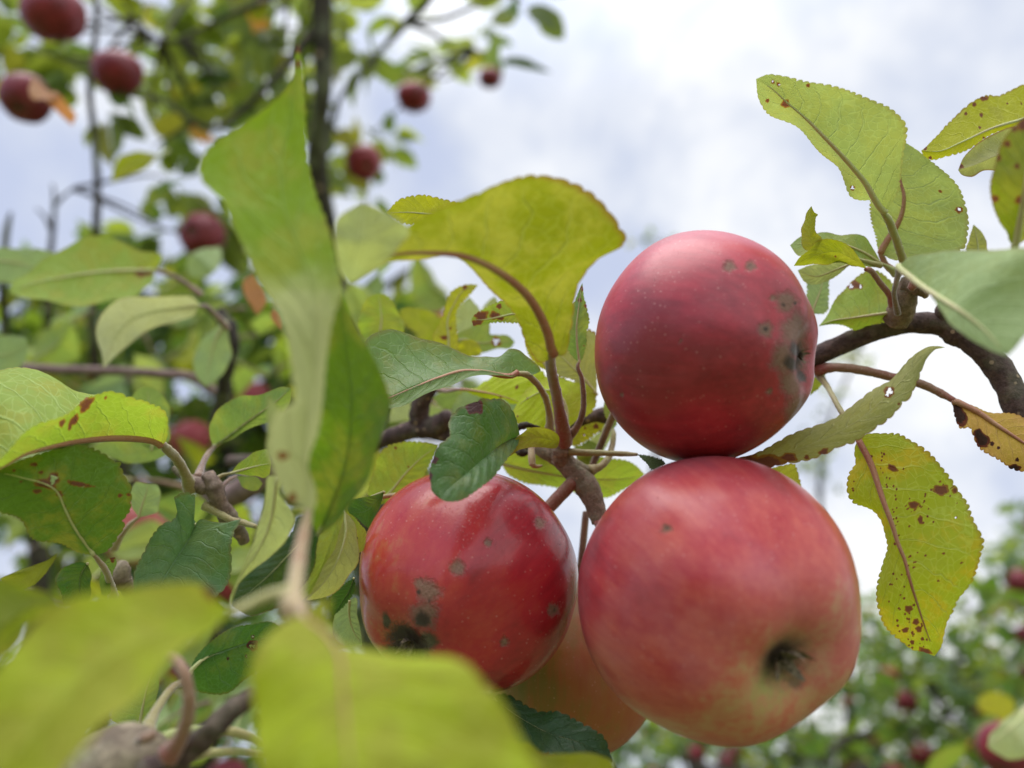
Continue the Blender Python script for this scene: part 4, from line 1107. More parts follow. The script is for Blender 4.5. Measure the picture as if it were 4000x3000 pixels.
leaf('green mottled leaf under the rolled leaf, with a torn hole on its midrib', 'D1',
     [(1010, 1850), (900, 1700), (800, 1550), (700, 1350), (600, 1150), (480, 1080), (300, 1030), (100, 980), (-60, 960)],
     [(900, 1830), (700, 1760), (480, 1690), (330, 1620), (200, 1500), (100, 1420), (0, 1350), (-100, 1250), (-120, 1100)],
     [(1150, 1810), (1230, 1730), (1290, 1640), (1345, 1560), (1335, 1480), (1400, 1360), (1415, 1200), (1410, 1090), (1360, 1010), (1320, 930), (1310, 870), (1240, 850), (1180, 790), (1100, 740), (980, 680), (860, 655), (700, 690), (500, 720), (300, 790), (100, 880), (0, 930)],
     [.205, .198, .192, .19], 'mottle', side='top', dl=.004, dr=.006, pet=[(1230, 2350, .245), (1190, 2150, .225), (1120, 1980, .212)], pmat='pink', pr=(.0012, .0008), rib='rib', ribr=.0006,
     spots=[(480, 1080, 44, 2.4, 15), (850, 1080, 22, 6, 12), (440, 955, 16, 1.6), (400, 1160, 22, 2), (225, 1055, 13), (1300, 1205, 20), (1385, 1200, 20), (640, 1190, 24, 1.5, 50), (370, 870, 18, 2), (150, 935, 14), (700, 1330, 14, 2, 50)],
     holes=[(580, 1020, 34), (565, 1060, 22), (905, 1106, 6)], teeth=40, tooth=.0008, wave=.002)
leaf('blue green leaf with notched top in the lower left, pale midrib running down it', 'C7',
     [(1210, 70), (1180, 140), (1100, 270), (1000, 430), (930, 590)],
     [(1190, 30), (1185, -110), (1140, -122), (1078, -90), (1100, -30), (1080, 35), (1000, 80), (930, 160), (880, 250), (850, 310), (828, 420), (850, 560)],
     [(1230, 50), (1330, 62), (1400, 60), (1475, 40), (1455, 110), (1440, 200), (1432, 290), (1410, 400), (1370, 490), (1200, 600), (940, 600)],
     [.218, .212, .205], 'bluetop', side='top', dl=.002, dr=-.003, rib='rib', ribr=.0005, teeth=32, spots=[(1442, 222, 10)], tooth=.0006, bulge=.16)
leaf('near blurred olive yellow leaf filling the lower left, orange at its upper corner', 'C7',
     [(1440, 630), (1200, 680), (950, 760), (700, 880), (450, 1080), (200, 1350), (-150, 1750)],
     [(1400, 650), (1300, 740), (1150, 830), (1060, 900), (1000, 975), (930, 1070), (850, 1150), (750, 1250), (640, 1330), (560, 1420), (450, 1520), (350, 1640), (150, 1850), (-100, 1900)],
     [(1400, 590), (1340, 540), (1290, 470), (1220, 440), (1050, 436), (900, 450), (700, 500), (500, 530), (380, 560), (280, 600), (190, 690), (90, 810), (0, 960), (-150, 1200), (-250, 1500)],
     [.112, .098, .09, .085], 'lime', dl=-.004, dr=.003, pet=[(1790, 500, .115), (1650, 520, .116), (1530, 575, .115)], pmat='green', pr=(.0009, .0009), tooth=.0002, rib=None, ribr=.0007, bulge=.2, spots=[(1290, 500, 22, 2.5, 60)])
leaf('dim olive blurred leaf in the far left, overlapped by the big near leaf', 'C7',
     [(420, 600), (250, 570), (100, 640), (-50, 760), (-200, 900)], [(330, 630), (250, 660), (150, 720), (50, 850), (-60, 1000), (-200, 1100)], [(370, 560), (300, 505), (200, 470), (100, 430), (0, 400), (-200, 450)],
     [.125, .12, .115], 'redspot', tooth=.0002, rib=None, bulge=.3)
leaf('brilliant yellow green blurred leaf at the bottom centre, nearest of all leaves', 'C8',
     [(-10, 660), (100, 740), (190, 860), (220, 1100), (245, 1400), (265, 1700), (260, 2000)],
     [(-40, 640), (-120, 660), (-200, 710), (-280, 820), (-335, 960), (-355, 1100), (-345, 1300), (-290, 1480), (-250, 1700), (-150, 1950)],
     [(0, 620), (60, 555), (140, 530), (128, 640), (145, 730), (170, 812), (260, 840), (400, 852), (560, 868), (750, 870), (870, 882), (950, 912), (1020, 970), (1070, 1045), (1120, 1115), (1180, 1165), (1230, 1240), (1280, 1320), (1330, 1410), (1390, 1500), (1460, 1600), (1300, 1900)],
     [.104, .095, .088, .084], 'bright', dl=.004, dr=.003, tooth=.0004, rib='ribred', ribr=.0003, bulge=.16, pet=[(-60, 560, .112), (-50, 600, .11), (-30, 640, .107)], pmat='pink', pr=(.0009, .0007))
leaf('dark blue green leaf with rounded teeth below the hidden peach apple', 'C8',
     [(1150, 1150), (1300, 1260), (1480, 1360), (1700, 1430), (1892, 1545)],
     [(1150, 1250), (1250, 1380), (1350, 1460), (1500, 1500), (1700, 1510), (1888, 1548)],
     [(1175, 1128), (1235, 1125), (1300, 1160), (1370, 1200), (1450, 1230), (1550, 1235), (1620, 1260), (1700, 1300), (1780, 1350), (1840, 1400), (1865, 1470), (1892, 1540)],
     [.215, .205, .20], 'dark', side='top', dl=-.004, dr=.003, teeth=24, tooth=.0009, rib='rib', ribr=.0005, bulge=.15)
leaf('olive leaf along the bottom edge under the dark toothed leaf', 'C8',
     [(1300, 1420), (1500, 1540), (1700, 1580), (1900, 1600)], [(1300, 1600), (1500, 1700), (1800, 1700)], [(1360, 1420), (1450, 1490), (1580, 1490), (1700, 1488), (1800, 1500), (1885, 1545)],
     [.155, .15, .15], 'olive', tooth=.0002, rib=None)
leaf('very dark green leaf with pin holes in the lower left gap', 'C7',
     [(1175, 1000), (1280, 900), (1400, 850), (1550, 800), (1750, 740)],
     [(1080, 1070), (1180, 1105), (1290, 1132), (1400, 1112), (1480, 1060), (1580, 990), (1700, 880)], [(1180, 960), (1300, 800), (1400, 730), (1540, 690), (1700, 690)],
     [.2, .205, .21], 'deep', side='top', tooth=.0003, rib='rib', ribr=.0006, holes=[(1408, 905, 5), (1560, 770, 6), (1545, 825, 8), (1565, 830, 6), (1520, 890, 4)], spots=[(1560, 825, 30)],
     pet=[(900, 1370, .17), (960, 1230, .18), (1060, 1090, .19), (1130, 1040, .197)], pmat='olive', pr=(.0012, .0009))
leaf('green leaf behind the rosette of stalks at the bottom left', 'C7',
     [(860, 1330), (880, 1220), (910, 1080), (960, 930)], [(760, 1320), (700, 1280), (720, 1150), (820, 1000)], [(920, 1300), (960, 1180), (980, 1060), (972, 960)],
     .215, 'mid', tooth=.0003, rib='rib', ribr=.0005)
leaf('leaf on a thick arched reddish stalk at the bottom left, blade mostly hidden', 'C7',
     [(1010, 880), (900, 800), (780, 760), (640, 740)], [(950, 900), (860, 900), (720, 860)], [(960, 820), (850, 720), (720, 690)],
     [.15, .16, .165], 'mid', tooth=.0002, rib=None, pet=[(1045, 1500, .148), (1110, 1400, .146), (1158, 1260, .145), (1165, 1120, .145), (1130, 980, .146), (1070, 905, .148)], pmat='red', pr=(.0015, .0009))
leaf('yellow green leaf stalk trailing right along the bottom left, blade behind the nearest leaf', 'C7',
     [(1620, 1430), (1750, 1480), (1900, 1500)], [(1700, 1520), (1800, 1540)], [(1700, 1420), (1820, 1430)],
     .185, 'fresh', tooth=.0002, rib=None, pet=[(980, 1425, .168), (1080, 1370, .17), (1200, 1348, .172), (1400, 1350, .176), (1520, 1380, .18)], pmat='green', pr=(.0012, .0010))
leaf('lowest leaf stalk trailing right at the bottom left, blade behind the nearest leaf', 'C7',
     [(1640, 1490), (1760, 1560), (1900, 1600)], [(1700, 1600), (1800, 1640)], [(1700, 1500), (1850, 1530)],
     .19, 'fresh', tooth=.0002, rib=None, pet=[(1150, 1510, .165), (1280, 1490, .17), (1450, 1480, .178)], pmat='green', pr=(.0010, .0010))
rp = W_([(300, 2000, .16), (560, 1800, .158), (740, 1640, .156), (860, 1530, .155), (950, 1470, .154)], 'C7')
branch('thick pale barked branch end at the bottom left with a rosette of stalks', [
    dict(pts=rp, radii=[.0125, .0120, .0110, .0080, .0040], nseg=28, nlen=80, lump=.10, lumpscale=200),
  ], BARKO, parts=[('shoot', [
    dict(pts=W_([(900, 1620, .15), (1050, 1560, .15), (1200, 1450, .15), (1310, 1340, .15), (1460, 1200, .152), (1560, 1120, .155)], 'C7'), radii=[.0032, .0027, .0023, .0022, .0020, .0016], nseg=16, nlen=90, lump=.22, lumpscale=420)], BARK),
    ('bud_scale', [dict(pts=W_([(850, 1420, .147), (900, 1395, .146), (960, 1370, .147)], 'C7'), radii=[.0006, .0012, .0008], nseg=10, nlen=20, lump=.2, lumpscale=500)], ST['brown'])])
# near twig the nearest leaves grow from
branch('soft blurred twig node where the three nearest leaves meet', [
    dict(pts=W_([(1160, 2560, .108), (1165, 2450, .111), (1150, 2370, .112), (1120, 2330, .113)]), radii=[.0012, .0016, .0019, .0010], nseg=14, nlen=40, lump=.12, lumpscale=400)], ST['pink'], name='twig', cat='twig')
leaf('small olive leaf tip at the left edge above the big near blurred leaf', 'D7',
     [(720, 190), (620, 300), (500, 420), (430, 580)], [(600, 270), (450, 330), (200, 420), (0, 520), (200, 640)], [(700, 230), (620, 360), (540, 470), (440, 580)],
     .2, 'olive', tooth=.0001, teeth=12, rib=None)
leaf('shadowed green leaf beneath the stalk of the mottled leaf', 'D7',
     [(1080, 320), (1000, 450), (980, 620), (1000, 800)], [(1000, 300), (850, 340), (720, 420), (690, 480), (740, 650), (780, 820)], [(1120, 420), (1120, 600), (1080, 800)],
     .215, 'deep', side='top', tooth=.0003, rib='rib', ribr=.0004)
leaf('small green and rust leaf between the mottled leaf stalk and the round twig knob', 'D7',
     [(1420, 240), (1350, 350), (1280, 500), (1250, 700)], [(1340, 260), (1270, 360), (1230, 500), (1225, 680)], [(1440, 300), (1400, 420), (1370, 560), (1360, 680), (1300, 720)],
     .222, 'mid', side='top', spots=[(1385, 240, 34), (1390, 290, 20)], tooth=.0003, rib=None)

# twig cluster left of the tall leaf (sharp to slightly soft)
branch('knobbly twig joint with several leaf stalks, left of the pale folded leaf', [
    dict(pts=W_([(300, 1250, .248), (380, 1400, .247), (440, 1560, .248), (520, 1700, .25), (640, 1850, .253), (700, 1980, .256)], 'D2'), radii=[.0022, .0030, .0026, .0030, .0024, .0018], nseg=16, nlen=70, lump=.22, lumpscale=420),
    dict(pts=W_([(-60, 1180, .25), (60, 1280, .249), (200, 1360, .247), (300, 1400, .247)], 'D2'), radii=[.0010, .0016, .0026, .0024], nseg=14, nlen=40, lump=.2, lumpscale=420),
  ], bark_mat('joint', (.13, .09, .07), (.26, .19, .15), .3, 900), name='twig', cat='twig')
leaf('smooth green leaf lying left behind the tall twisted leaf on a straight olive stalk', 'D2',
     [(370, 950), (500, 860), (680, 720), (850, 600), (1000, 500), (1210, 320)],
     [(330, 850), (312, 740), (370, 640), (470, 510), (580, 430), (700, 400), (860, 395), (1000, 340), (1120, 305), (1205, 310)],
     [(420, 930), (560, 880), (700, 790), (830, 730), (960, 690), (1100, 620), (1200, 480)],
     [.275, .262, .25], 'mid', side='top', dl=.004, dr=0, tooth=.0002, pet=[(205, 1290, .249), (250, 1150, .258), (320, 1020, .268)], pmat='brown', pr=(.0011, .0010), rib='rib', ribr=.0008)
leaf('small yellow green leaf under the smooth green leaf, on a short curved stalk', 'D2',
     [(560, 1240), (700, 1200), (850, 1160), (1000, 1130)], [(640, 1250), (800, 1270), (950, 1280)], [(600, 1180), (700, 1090), (780, 1030), (850, 1000), (950, 980)],
     [.25, .245, .24], 'fresh', tooth=.0004, pet=[(270, 1440, .247), (350, 1340, .248), (450, 1270, .25)], pmat='olive', pr=(.0010, .0008), rib='rib', ribr=.0005)
leaf('hidden leaf on a thin brown stalk below the small yellow green leaf', 'D2',
     [(620, 1270), (760, 1300), (900, 1350)], [(700, 1400), (850, 1420)], [(700, 1270), (850, 1290)],
     .26, 'mid', tooth=.0002, pet=[(410, 1460, .249), (480, 1370, .252), (550, 1305, .256)], pmat='brown', pr=(.0008, .0007), rib=None)
leaf('leaf on a long olive stalk passing behind the pale folded leaf', 'D3',
     [(560, 430), (700, 480), (850, 560)], [(650, 520), (800, 580)], [(650, 420), (800, 470)], .24, 'mid', tooth=.0002,
     pet=[(0, 200, .247), (130, 280, .246), (260, 350, .245), (420, 395, .243)], pmat='olive', pr=(.0012, .0010), rib=None)
leaf('pale leaf on a fuzzy pink stalk between the mottled leaf and the blue green leaf', 'D1',
     [(1500, 1440), (1540, 1300), (1580, 1180), (1600, 1080)], [(1470, 1400), (1410, 1280), (1420, 1150), (1450, 1070)], [(1600, 1420), (1700, 1380), (1730, 1250), (1700, 1090)],
     .27, 'blue', tooth=.0001, pet=[(1230, 1760, .285), (1300, 1650, .28), (1400, 1520, .275)], pmat='pink', pr=(.0013, .0010), rib='rib', ribr=.0005)
leaf('green leaf in the gap under the rolled scalloped leaf', 'D1',
     [(1850, 700), (1600, 740), (1350, 780), (1100, 740), (1000, 680)], [(1800, 760), (1600, 840), (1350, 850), (1200, 790)], [(1800, 680), (1600, 650), (1350, 610), (1150, 620)],
     .30, 'mid', tooth=.0002, rib=None)
leaf('round olive green leaf half hidden behind the rolled scalloped leaf', 'D1',
     [(1640, 720), (1660, 500), (1620, 250), (1590, 25)], [(1480, 600), (1400, 350), (1430, 130), (1500, 50), (1588, 22)], [(1820, 620), (1830, 400), (1820, 220), (1740, 100), (1650, 40), (1595, 22)],
     .30, 'mid', tooth=.0003, rib='rib', ribr=.0005)
# ================================================================== MIDDLE DISTANCE, LEFT
leaf('large soft focus green leaf in the left middle distance with a rust coloured base', 'C4',
     [(960, 250), (800, 250), (600, 260), (400, 290), (200, 330), (60, 380)],
     [(930, 330), (900, 350), (820, 430), (700, 420), (500, 480), (300, 430), (150, 420), (60, 385)],
     [(1000, 160), (850, 120), (770, 72), (650, 42), (520, 45), (400, 100), (280, 180), (180, 260), (70, 330), (60, 378)],
     [.42, .40, .39], 'fresh', dl=-.01, dr=.01, tooth=.0004, pet=[(1240, 400, .43), (1150, 330, .428), (1050, 275, .425)], pmat='brown', pr=(.0014, .0012), rib='rib', ribr=.0010, spots=[(880, 260, 26, 1.8)])
leaf('grey green blurred leaf at the left edge above the big soft leaf', 'C4',
     [(-80, 180), (100, 200), (220, 230), (360, 270)], [(-80, 300), (50, 325), (200, 325), (350, 300)], [(-50, 120), (100, 112), (250, 115), (360, 160), (380, 240)],
     .45, 'blue', tooth=.0003, rib='rib', ribr=.0008)
leaf('pale cream backed leaf drooping to a point in the left middle distance', 'C4',
     [(1230, 460), (1100, 480), (950, 500), (800, 560), (700, 680), (640, 850)],
     [(1200, 520), (1100, 560), (980, 590), (880, 640), (780, 720), (700, 790), (645, 850)],
     [(1200, 420), (1100, 405), (900, 412), (720, 430), (640, 500), (595, 600), (598, 680), (625, 760), (638, 845)],
     [.37, .36, .35], 'cream', dl=.004, dr=-.006, tooth=.0003, pet=[(1400, 600, .40), (1330, 520, .385), (1270, 470, .375)], pmat='brown', pr=(.0012, .001), rib='rib', ribr=.0009)
leaf('blue green blurred leaf cut by the left edge, level with the mauve twig', 'C4',
     [(-120, 780), (20, 770), (100, 750), (172, 700)], [(-100, 880), (50, 890), (150, 820), (172, 740)], [(-100, 660), (0, 650), (100, 650), (165, 670)],
     .42, 'blue', tooth=.0003, rib='rib', ribr=.0008)
leaf('drooping heart shaped grey green leaf near the dark upright twig', 'C4',
     [(1400, 560), (1330, 680), (1300, 800), (1270, 965)], [(1330, 600), (1230, 700), (1195, 800), (1210, 900), (1268, 962)], [(1420, 700), (1430, 780), (1400, 850), (1340, 920), (1275, 965)],
     .40, 'blue', tooth=.0003, rib='rib', ribr=.0008)
leaf('orange dead leaf hanging in the middle distance behind the tall leaf', 'C4',
     [(1570, 270), (1570, 350), (1580, 430), (1585, 525)], [(1510, 300), (1500, 370), (1540, 450), (1580, 520)], [(1600, 320), (1640, 380), (1640, 450), (1590, 522)],
     .42, 'brown', tooth=.0002, rib=None)
leaf('narrow rust red leaf edge close behind the tall leaf', 'C4',
     [(1690, 480), (1710, 540), (1740, 615)], [(1670, 520), (1700, 580), (1735, 612)], [(1720, 500), (1750, 560), (1745, 612)], .36, 'brown', tooth=.0002, rib=None)

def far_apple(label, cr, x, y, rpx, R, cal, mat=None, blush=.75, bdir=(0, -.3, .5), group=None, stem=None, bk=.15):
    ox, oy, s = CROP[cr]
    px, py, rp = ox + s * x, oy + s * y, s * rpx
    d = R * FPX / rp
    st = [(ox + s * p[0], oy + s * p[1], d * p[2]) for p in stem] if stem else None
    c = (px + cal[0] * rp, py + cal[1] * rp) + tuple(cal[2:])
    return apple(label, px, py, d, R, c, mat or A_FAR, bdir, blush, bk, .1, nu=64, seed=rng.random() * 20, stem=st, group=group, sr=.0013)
far_apple('crimson apple cut by the top edge at the far upper left', 'C1', 330, 90, 184, .034, (.2, .9), None, .78)
far_apple('deep purple red apple beside the thin upright twig, upper left', 'C1', 728, 448, 148, .031, (.1, .85), None, .85)
far_apple('oval dark apple at the upper left edge with a dead brown leaf across it', 'C1', 155, 610, 152, .031, (-.3, .5), None, .92)
far_apple('small round red apple hanging in open sky right of the leader stem', 'C2', 657, 600, 106, .032, (0, .9), None, .70, stem=[(640, 470, 1), (620, 380, 1)])
far_apple('tiniest dark apple, hanging in open sky at the top centre', 'C2', 1130, 482, 73, .027, (0, .9), None, .85, stem=[(1140, 400, 1), (1150, 350, 1)])
far_apple('rosy apple with dark calyx, lowest of those in the open sky', 'C2', 350, 1005, 112, .031, (.2, .2), None, .60)
far_apple('faded brown red apple half hidden left of the tall leaf, upper middle', 'C1', 1245, 1450, 140, .033, (-.5, -.1), None, .95)
leaf('grey green leaf hanging in front of the dull apple left of the tall twisted leaf', 'C4',
     [(1360, 100), (1300, 160), (1240, 220), (1170, 285)], [(1280, 110), (1200, 130), (1150, 200)], [(1370, 170), (1340, 240), (1270, 290)],
     [.62, .60, .60], 'blue', tooth=.0002, rib=None)
far_apple('pink topped apple showing above the smooth green leaf', 'C4', 1570, 1050, 118, .033, (0, .8), None, .50)
far_apple('red and pale apple left of the smooth green leaf', 'C4', 1175, 1290, 128, .034, (.3, .8), None, .40)
far_apple('big dull red apple behind the fuzzy pink stalk, lower left', 'C7', 850, 130, 200, .034, (.2, .0), A_PEACH, .95, (0, .5, .2))
far_apple('pinkish apple behind the gap right of the blue green leaf', 'C7', 1440, 440, 120, .033, (.2, .8), None, .50)
far_apple('salmon apple fragment right of the arched stalk, lower left', 'C7', 1180, 1195, 80, .031, (.3, .8), A_PEACH, .8)
far_apple('small pink apple piece above the arched stalk, lower left', 'C7', 1030, 985, 95, .031, (-.3, .8), None, .45)
far_apple('dark plum coloured apple cut by the bottom edge, lower left', 'C7', 1400, 1640, 120, .032, (0, .8), None, .9)
far_apple('bright pink apple behind the dark twig stub left of centre', 'D4', 640, 1330, 185, .033, (-.2, .7), None, .42)
far_apple('plum red apple at the left foot of the dark twig stub', 'D4', 340, 1360, 75, .03, (-.3, .3), None, .95)
far_apple('red apple behind the olive blurred leaf, under the open sky left of centre', 'D4', 660, 430, 110, .033, (-.2, .7), A_PEACH, .85)
far_apple('small purple apple at the left of the round green leaf', 'D4', 40, 240, 62, .031, (0, .8), None, .8)
far_apple('dark red apple with a pale leaf across it at the lower right corner', 'C9', 2130, 1480, 185, .033, (-.2, .8), None, .85)
leaf('cream green leaf draped over the dark apple in the lower right corner', 'C9',
     [(2230, 1190), (2180, 1280), (2080, 1370), (1985, 1450)], [(2120, 1260), (2050, 1320), (2000, 1380), (1983, 1440)], [(2300, 1300), (2250, 1500), (2120, 1530), (2040, 1490), (1986, 1455)],
     [.50, .47, .46], 'pale', tooth=.0002, rib='rib', ribr=.001)
leaf('yellow blurred leaf at the right edge above the lower right corner apple', 'C9',
     [(2150, 1260), (2080, 1200), (2010, 1160), (1925, 1170)], [(2100, 1290), (2000, 1250), (1940, 1230)], [(2160, 1200), (2090, 1120), (1990, 1115), (1930, 1150)],
     .9, 'yellow', tooth=.0003, rib=None)
leaf('bright lime blurred leaf at the bottom right among the distant trees', 'C9',
     [(1860, 1440), (1750, 1480), (1680, 1540), (1600, 1640)], [(1830, 1520), (1740, 1600), (1640, 1650)], [(1780, 1440), (1680, 1480), (1610, 1580)],
     .95, 'fresh', tooth=.0003, rib=None)
leaf('orange brown dead leaf stuck across the oval dark apple, upper left', 'C1',
     [(200, 470), (240, 560), (330, 620), (400, 680), (445, 775)], [(180, 560), (190, 600), (280, 620), (340, 680), (440, 772)], [(230, 490), (300, 560), (350, 570), (420, 650), (470, 710), (448, 772)],
     [.60, .56, .6], 'brown', tooth=.0002, rib=None)

# ---- individual blurred leaves between the near cluster and the trees
PROTO = []
def proto_leaf(k, pal, w, kink, bulge):
    return leaf('leaf', 'P', [(2000, 2000), (2000 + kink, 1800), (2000 + kink * .6, 1600), (2000, 1400)],
         [(1960, 1960), (2000 - w, 1840), (2000 - w * 1.15 + kink, 1700), (2000 - w * .8, 1530), (1985, 1420)],
         [(2040, 1960), (2000 + w, 1840), (2000 + w * 1.15 + kink, 1700), (2000 + w * .8, 1530), (2015, 1420)],
         [.30, .30, .27], pal, dl=.012 * bulge, dr=.012 * bulge, teeth=20, nh=7, nlen=60, tooth=.0008, pet=[(2010, 2260, .31), (2020, 2120, .305)], petcr='P', pmat='brown', bulge=.3 * bulge)
for k, (pal, w_, kk, bb) in enumerate([('mid', 170, 30, 1), ('fresh', 150, -40, 1.5), ('deep', 180, 20, -1), ('olive', 140, 50, 2), ('blue', 165, -20, 1), ('pgreen', 150, 40, -1.5)]):
    PROTO.append([proto_leaf(k, pal, w_, kk, bb), False])
LOOK = ['mid green', 'fresh green', 'deep green', 'olive', 'blue green', 'light green']
for k, pr_ in enumerate(PROTO): pr_.append(LOOK[k])
def scatter(n, px, py, rx, ry, d0, d1, zone, group, sc=(.8, 1.15), seed=1):
    r_ = random.Random(seed)
    for _ in range(n):
        pr_ = r_.choice(PROTO)
        ux, uy = r_.uniform(-1, 1), r_.uniform(-1, 1)
        p = W(px + ux * rx, py + uy * ry, r_.uniform(d0, d1))
        where = ('upper ' if uy < -.33 else 'lower ' if uy > .33 else 'middle ') + ('left' if ux < -.33 else 'right' if ux > .33 else 'centre')
        label = '%s blurred leaf, %s of %s' % (pr_[2], where, zone)
        rot = (r_.gauss(0, .7), r_.uniform(-3.14, 3.14), r_.gauss(0, .7))
        s_ = r_.uniform(*sc)
        if not pr_[1]:
            pr_[1] = True; o = pr_[0]
            o.location = p; o.rotation_euler = rot; o.scale = (s_,) * 3; o['label'] = label; o['group'] = group
        else:
            copy_tree(pr_[0], p, rot, s_, label, group)
scatter(17, 450, 1420, 480, 300, .62, 1.0, 'the thicket above the rolled scalloped leaf', 'blurred leaves left, above the rolled leaf', seed=3)
scatter(16, 1200, 1450, 300, 280, .62, 1.0, 'the thicket behind the tall twisted leaf', 'blurred leaves behind the tall twisted leaf', seed=4)
scatter(22, 600, 2150, 520, 330, .5, .9, 'the gaps round the knobbly twig joint', 'blurred leaves at the lower left', seed=5)
scatter(14, 900, 2800, 600, 200, .45, .8, 'the gap behind the rosette of stalks', 'blurred leaves behind the rosette of stalks', seed=6)
scatter(9, 1600, 1500, 260, 240, .5, .9, 'the tangle behind the dark twig stub', 'blurred leaves behind the dark twig stub', seed=8)
scatter(16, 860, 170, 300, 240, 1.2, 1.5, 'the top left foliage', 'larger blurred leaves at the top left', seed=9)
scatter(7, 3500, 2650, 480, 300, 1.2, 1.9, 'the lower right foliage', 'nearer blurred leaves at the lower right', seed=10)

# ---- dark twigs of the upper left tree
branch('mauve bare twig crossing the left middle distance', [
    dict(pts=W_([(-200, 860, .50), (130, 850, .50), (400, 862, .50), (700, 868, .50), (980, 885, .50), (1180, 905, .52), (1330, 1000, .53)], 'C4'), radii=[.0032, .0032, .0032, .003, .003, .003, .003], nseg=12, nlen=80, lump=.08, lumpscale=150)], MAUVE, name='twig', cat='twig')
branch('dark knobbly upright twig behind the heart shaped leaf, left middle distance', [
    dict(pts=W_([(1360, 480, .46), (1400, 600, .46), (1430, 720, .46), (1400, 850, .47), (1380, 1000, .48), (1350, 1200, .5)], 'C4'), radii=[.002, .0058, .004, .0040, .0045, .006], nseg=12, nlen=80, lump=.25, lumpscale=110),
    dict(pts=W_([(1420, 620, .46), (1330, 520, .455), (1250, 460, .45)], 'C4'), radii=[.003, .002, .0015], nseg=10, nlen=30, lump=.15, lumpscale=110),
  ], BARKD, name='twig', cat='twig')
branch('brownish pink thick branch piece behind the pale folded leaf, left of centre', [
    dict(pts=W_([(1240, 1560, .42), (1380, 1640, .41), (1560, 1560, .40), (1700, 1450, .40)], 'C4'), radii=[.006, .0064, .0066, .0064], nseg=14, nlen=50, lump=.1, lumpscale=100)], MAUVE)
branch('round grey twig knob between the mottled leaf and the blue green leaf', [
    dict(pts=W_([(1500, 300, .255), (1500, 400, .25), (1480, 520, .25), (1560, 600, .252), (1680, 800, .256)], 'D7'), radii=[.0006, .0028, .0036, .0026, .002], nseg=14, nlen=40, lump=.2, lumpscale=350)], BARKO, name='twig', cat='twig')
branch('dark brown trunk piece at the lower left edge behind the mottled leaf', [
    dict(pts=W_([(200, -200, 1.0), (215, 0, 1.0), (235, 150, 1.0), (240, 400, 1.0), (230, 900, 1.0)], 'C7'), radii=[.011, .012, .012, .013, .015], nseg=14, nlen=40, lump=.1, lumpscale=50)], BARKD)

# ---- upper left apple tree
def px_tree(name, label, trunk, limbs, blobs, apples=(), twig_r=.0022, size=(.045, .07), tints=None, tw=None, per=(4, 8), twigs=True, mat=BARKT):
    """blobs: (px, py, rx, ry, depth, spread of depth, number of rosettes)"""
    base = trunk['pts'][0]
    root = thing('apple_tree', label, 'tree', base)
    tubes('trunk', [trunk], mat, root, base)
    if limbs:
        for L_ in limbs:
            tubes('limb', [L_], mat, root, base)
    anchors = [p for L_ in ([trunk] + list(limbs)) for p in spline(L_['pts'], 14)]
    A = np.array(anchors)
    C_ = []
    for b in blobs:
        px, py, rx, ry, dd, ds, nn = b
        for _ in range(nn):
            an, rr = rng.uniform(0, 6.283), math.sqrt(rng.random())
            C_.append(W(px + math.cos(an) * rr * rx, py + math.sin(an) * rr * ry, dd + rng.uniform(-ds, ds)))
    C_ = np.array(C_)
    if twigs:
        sp = []
        for c in C_[::2]:
            j = np.argmin(np.linalg.norm(A - c, axis=1))
            m_ = (A[j] + c) / 2 + np.array([rng.gauss(0, .02), rng.gauss(0, .02), rng.uniform(-.03, .02)])
            if np.linalg.norm(A[j] - c) < .55:
                sp.append(dict(pts=[A[j], m_, c], radii=[twig_r * 1.5, twig_r, twig_r * .6], nseg=5, nlen=8, cap=False))
        if sp: tubes('twigs', sp, BARKD, root, base)
    B, D, S = rosettes(C_, per, size)
    crown_part('crown', B, D, S, root, base, tints, tw)
    return root

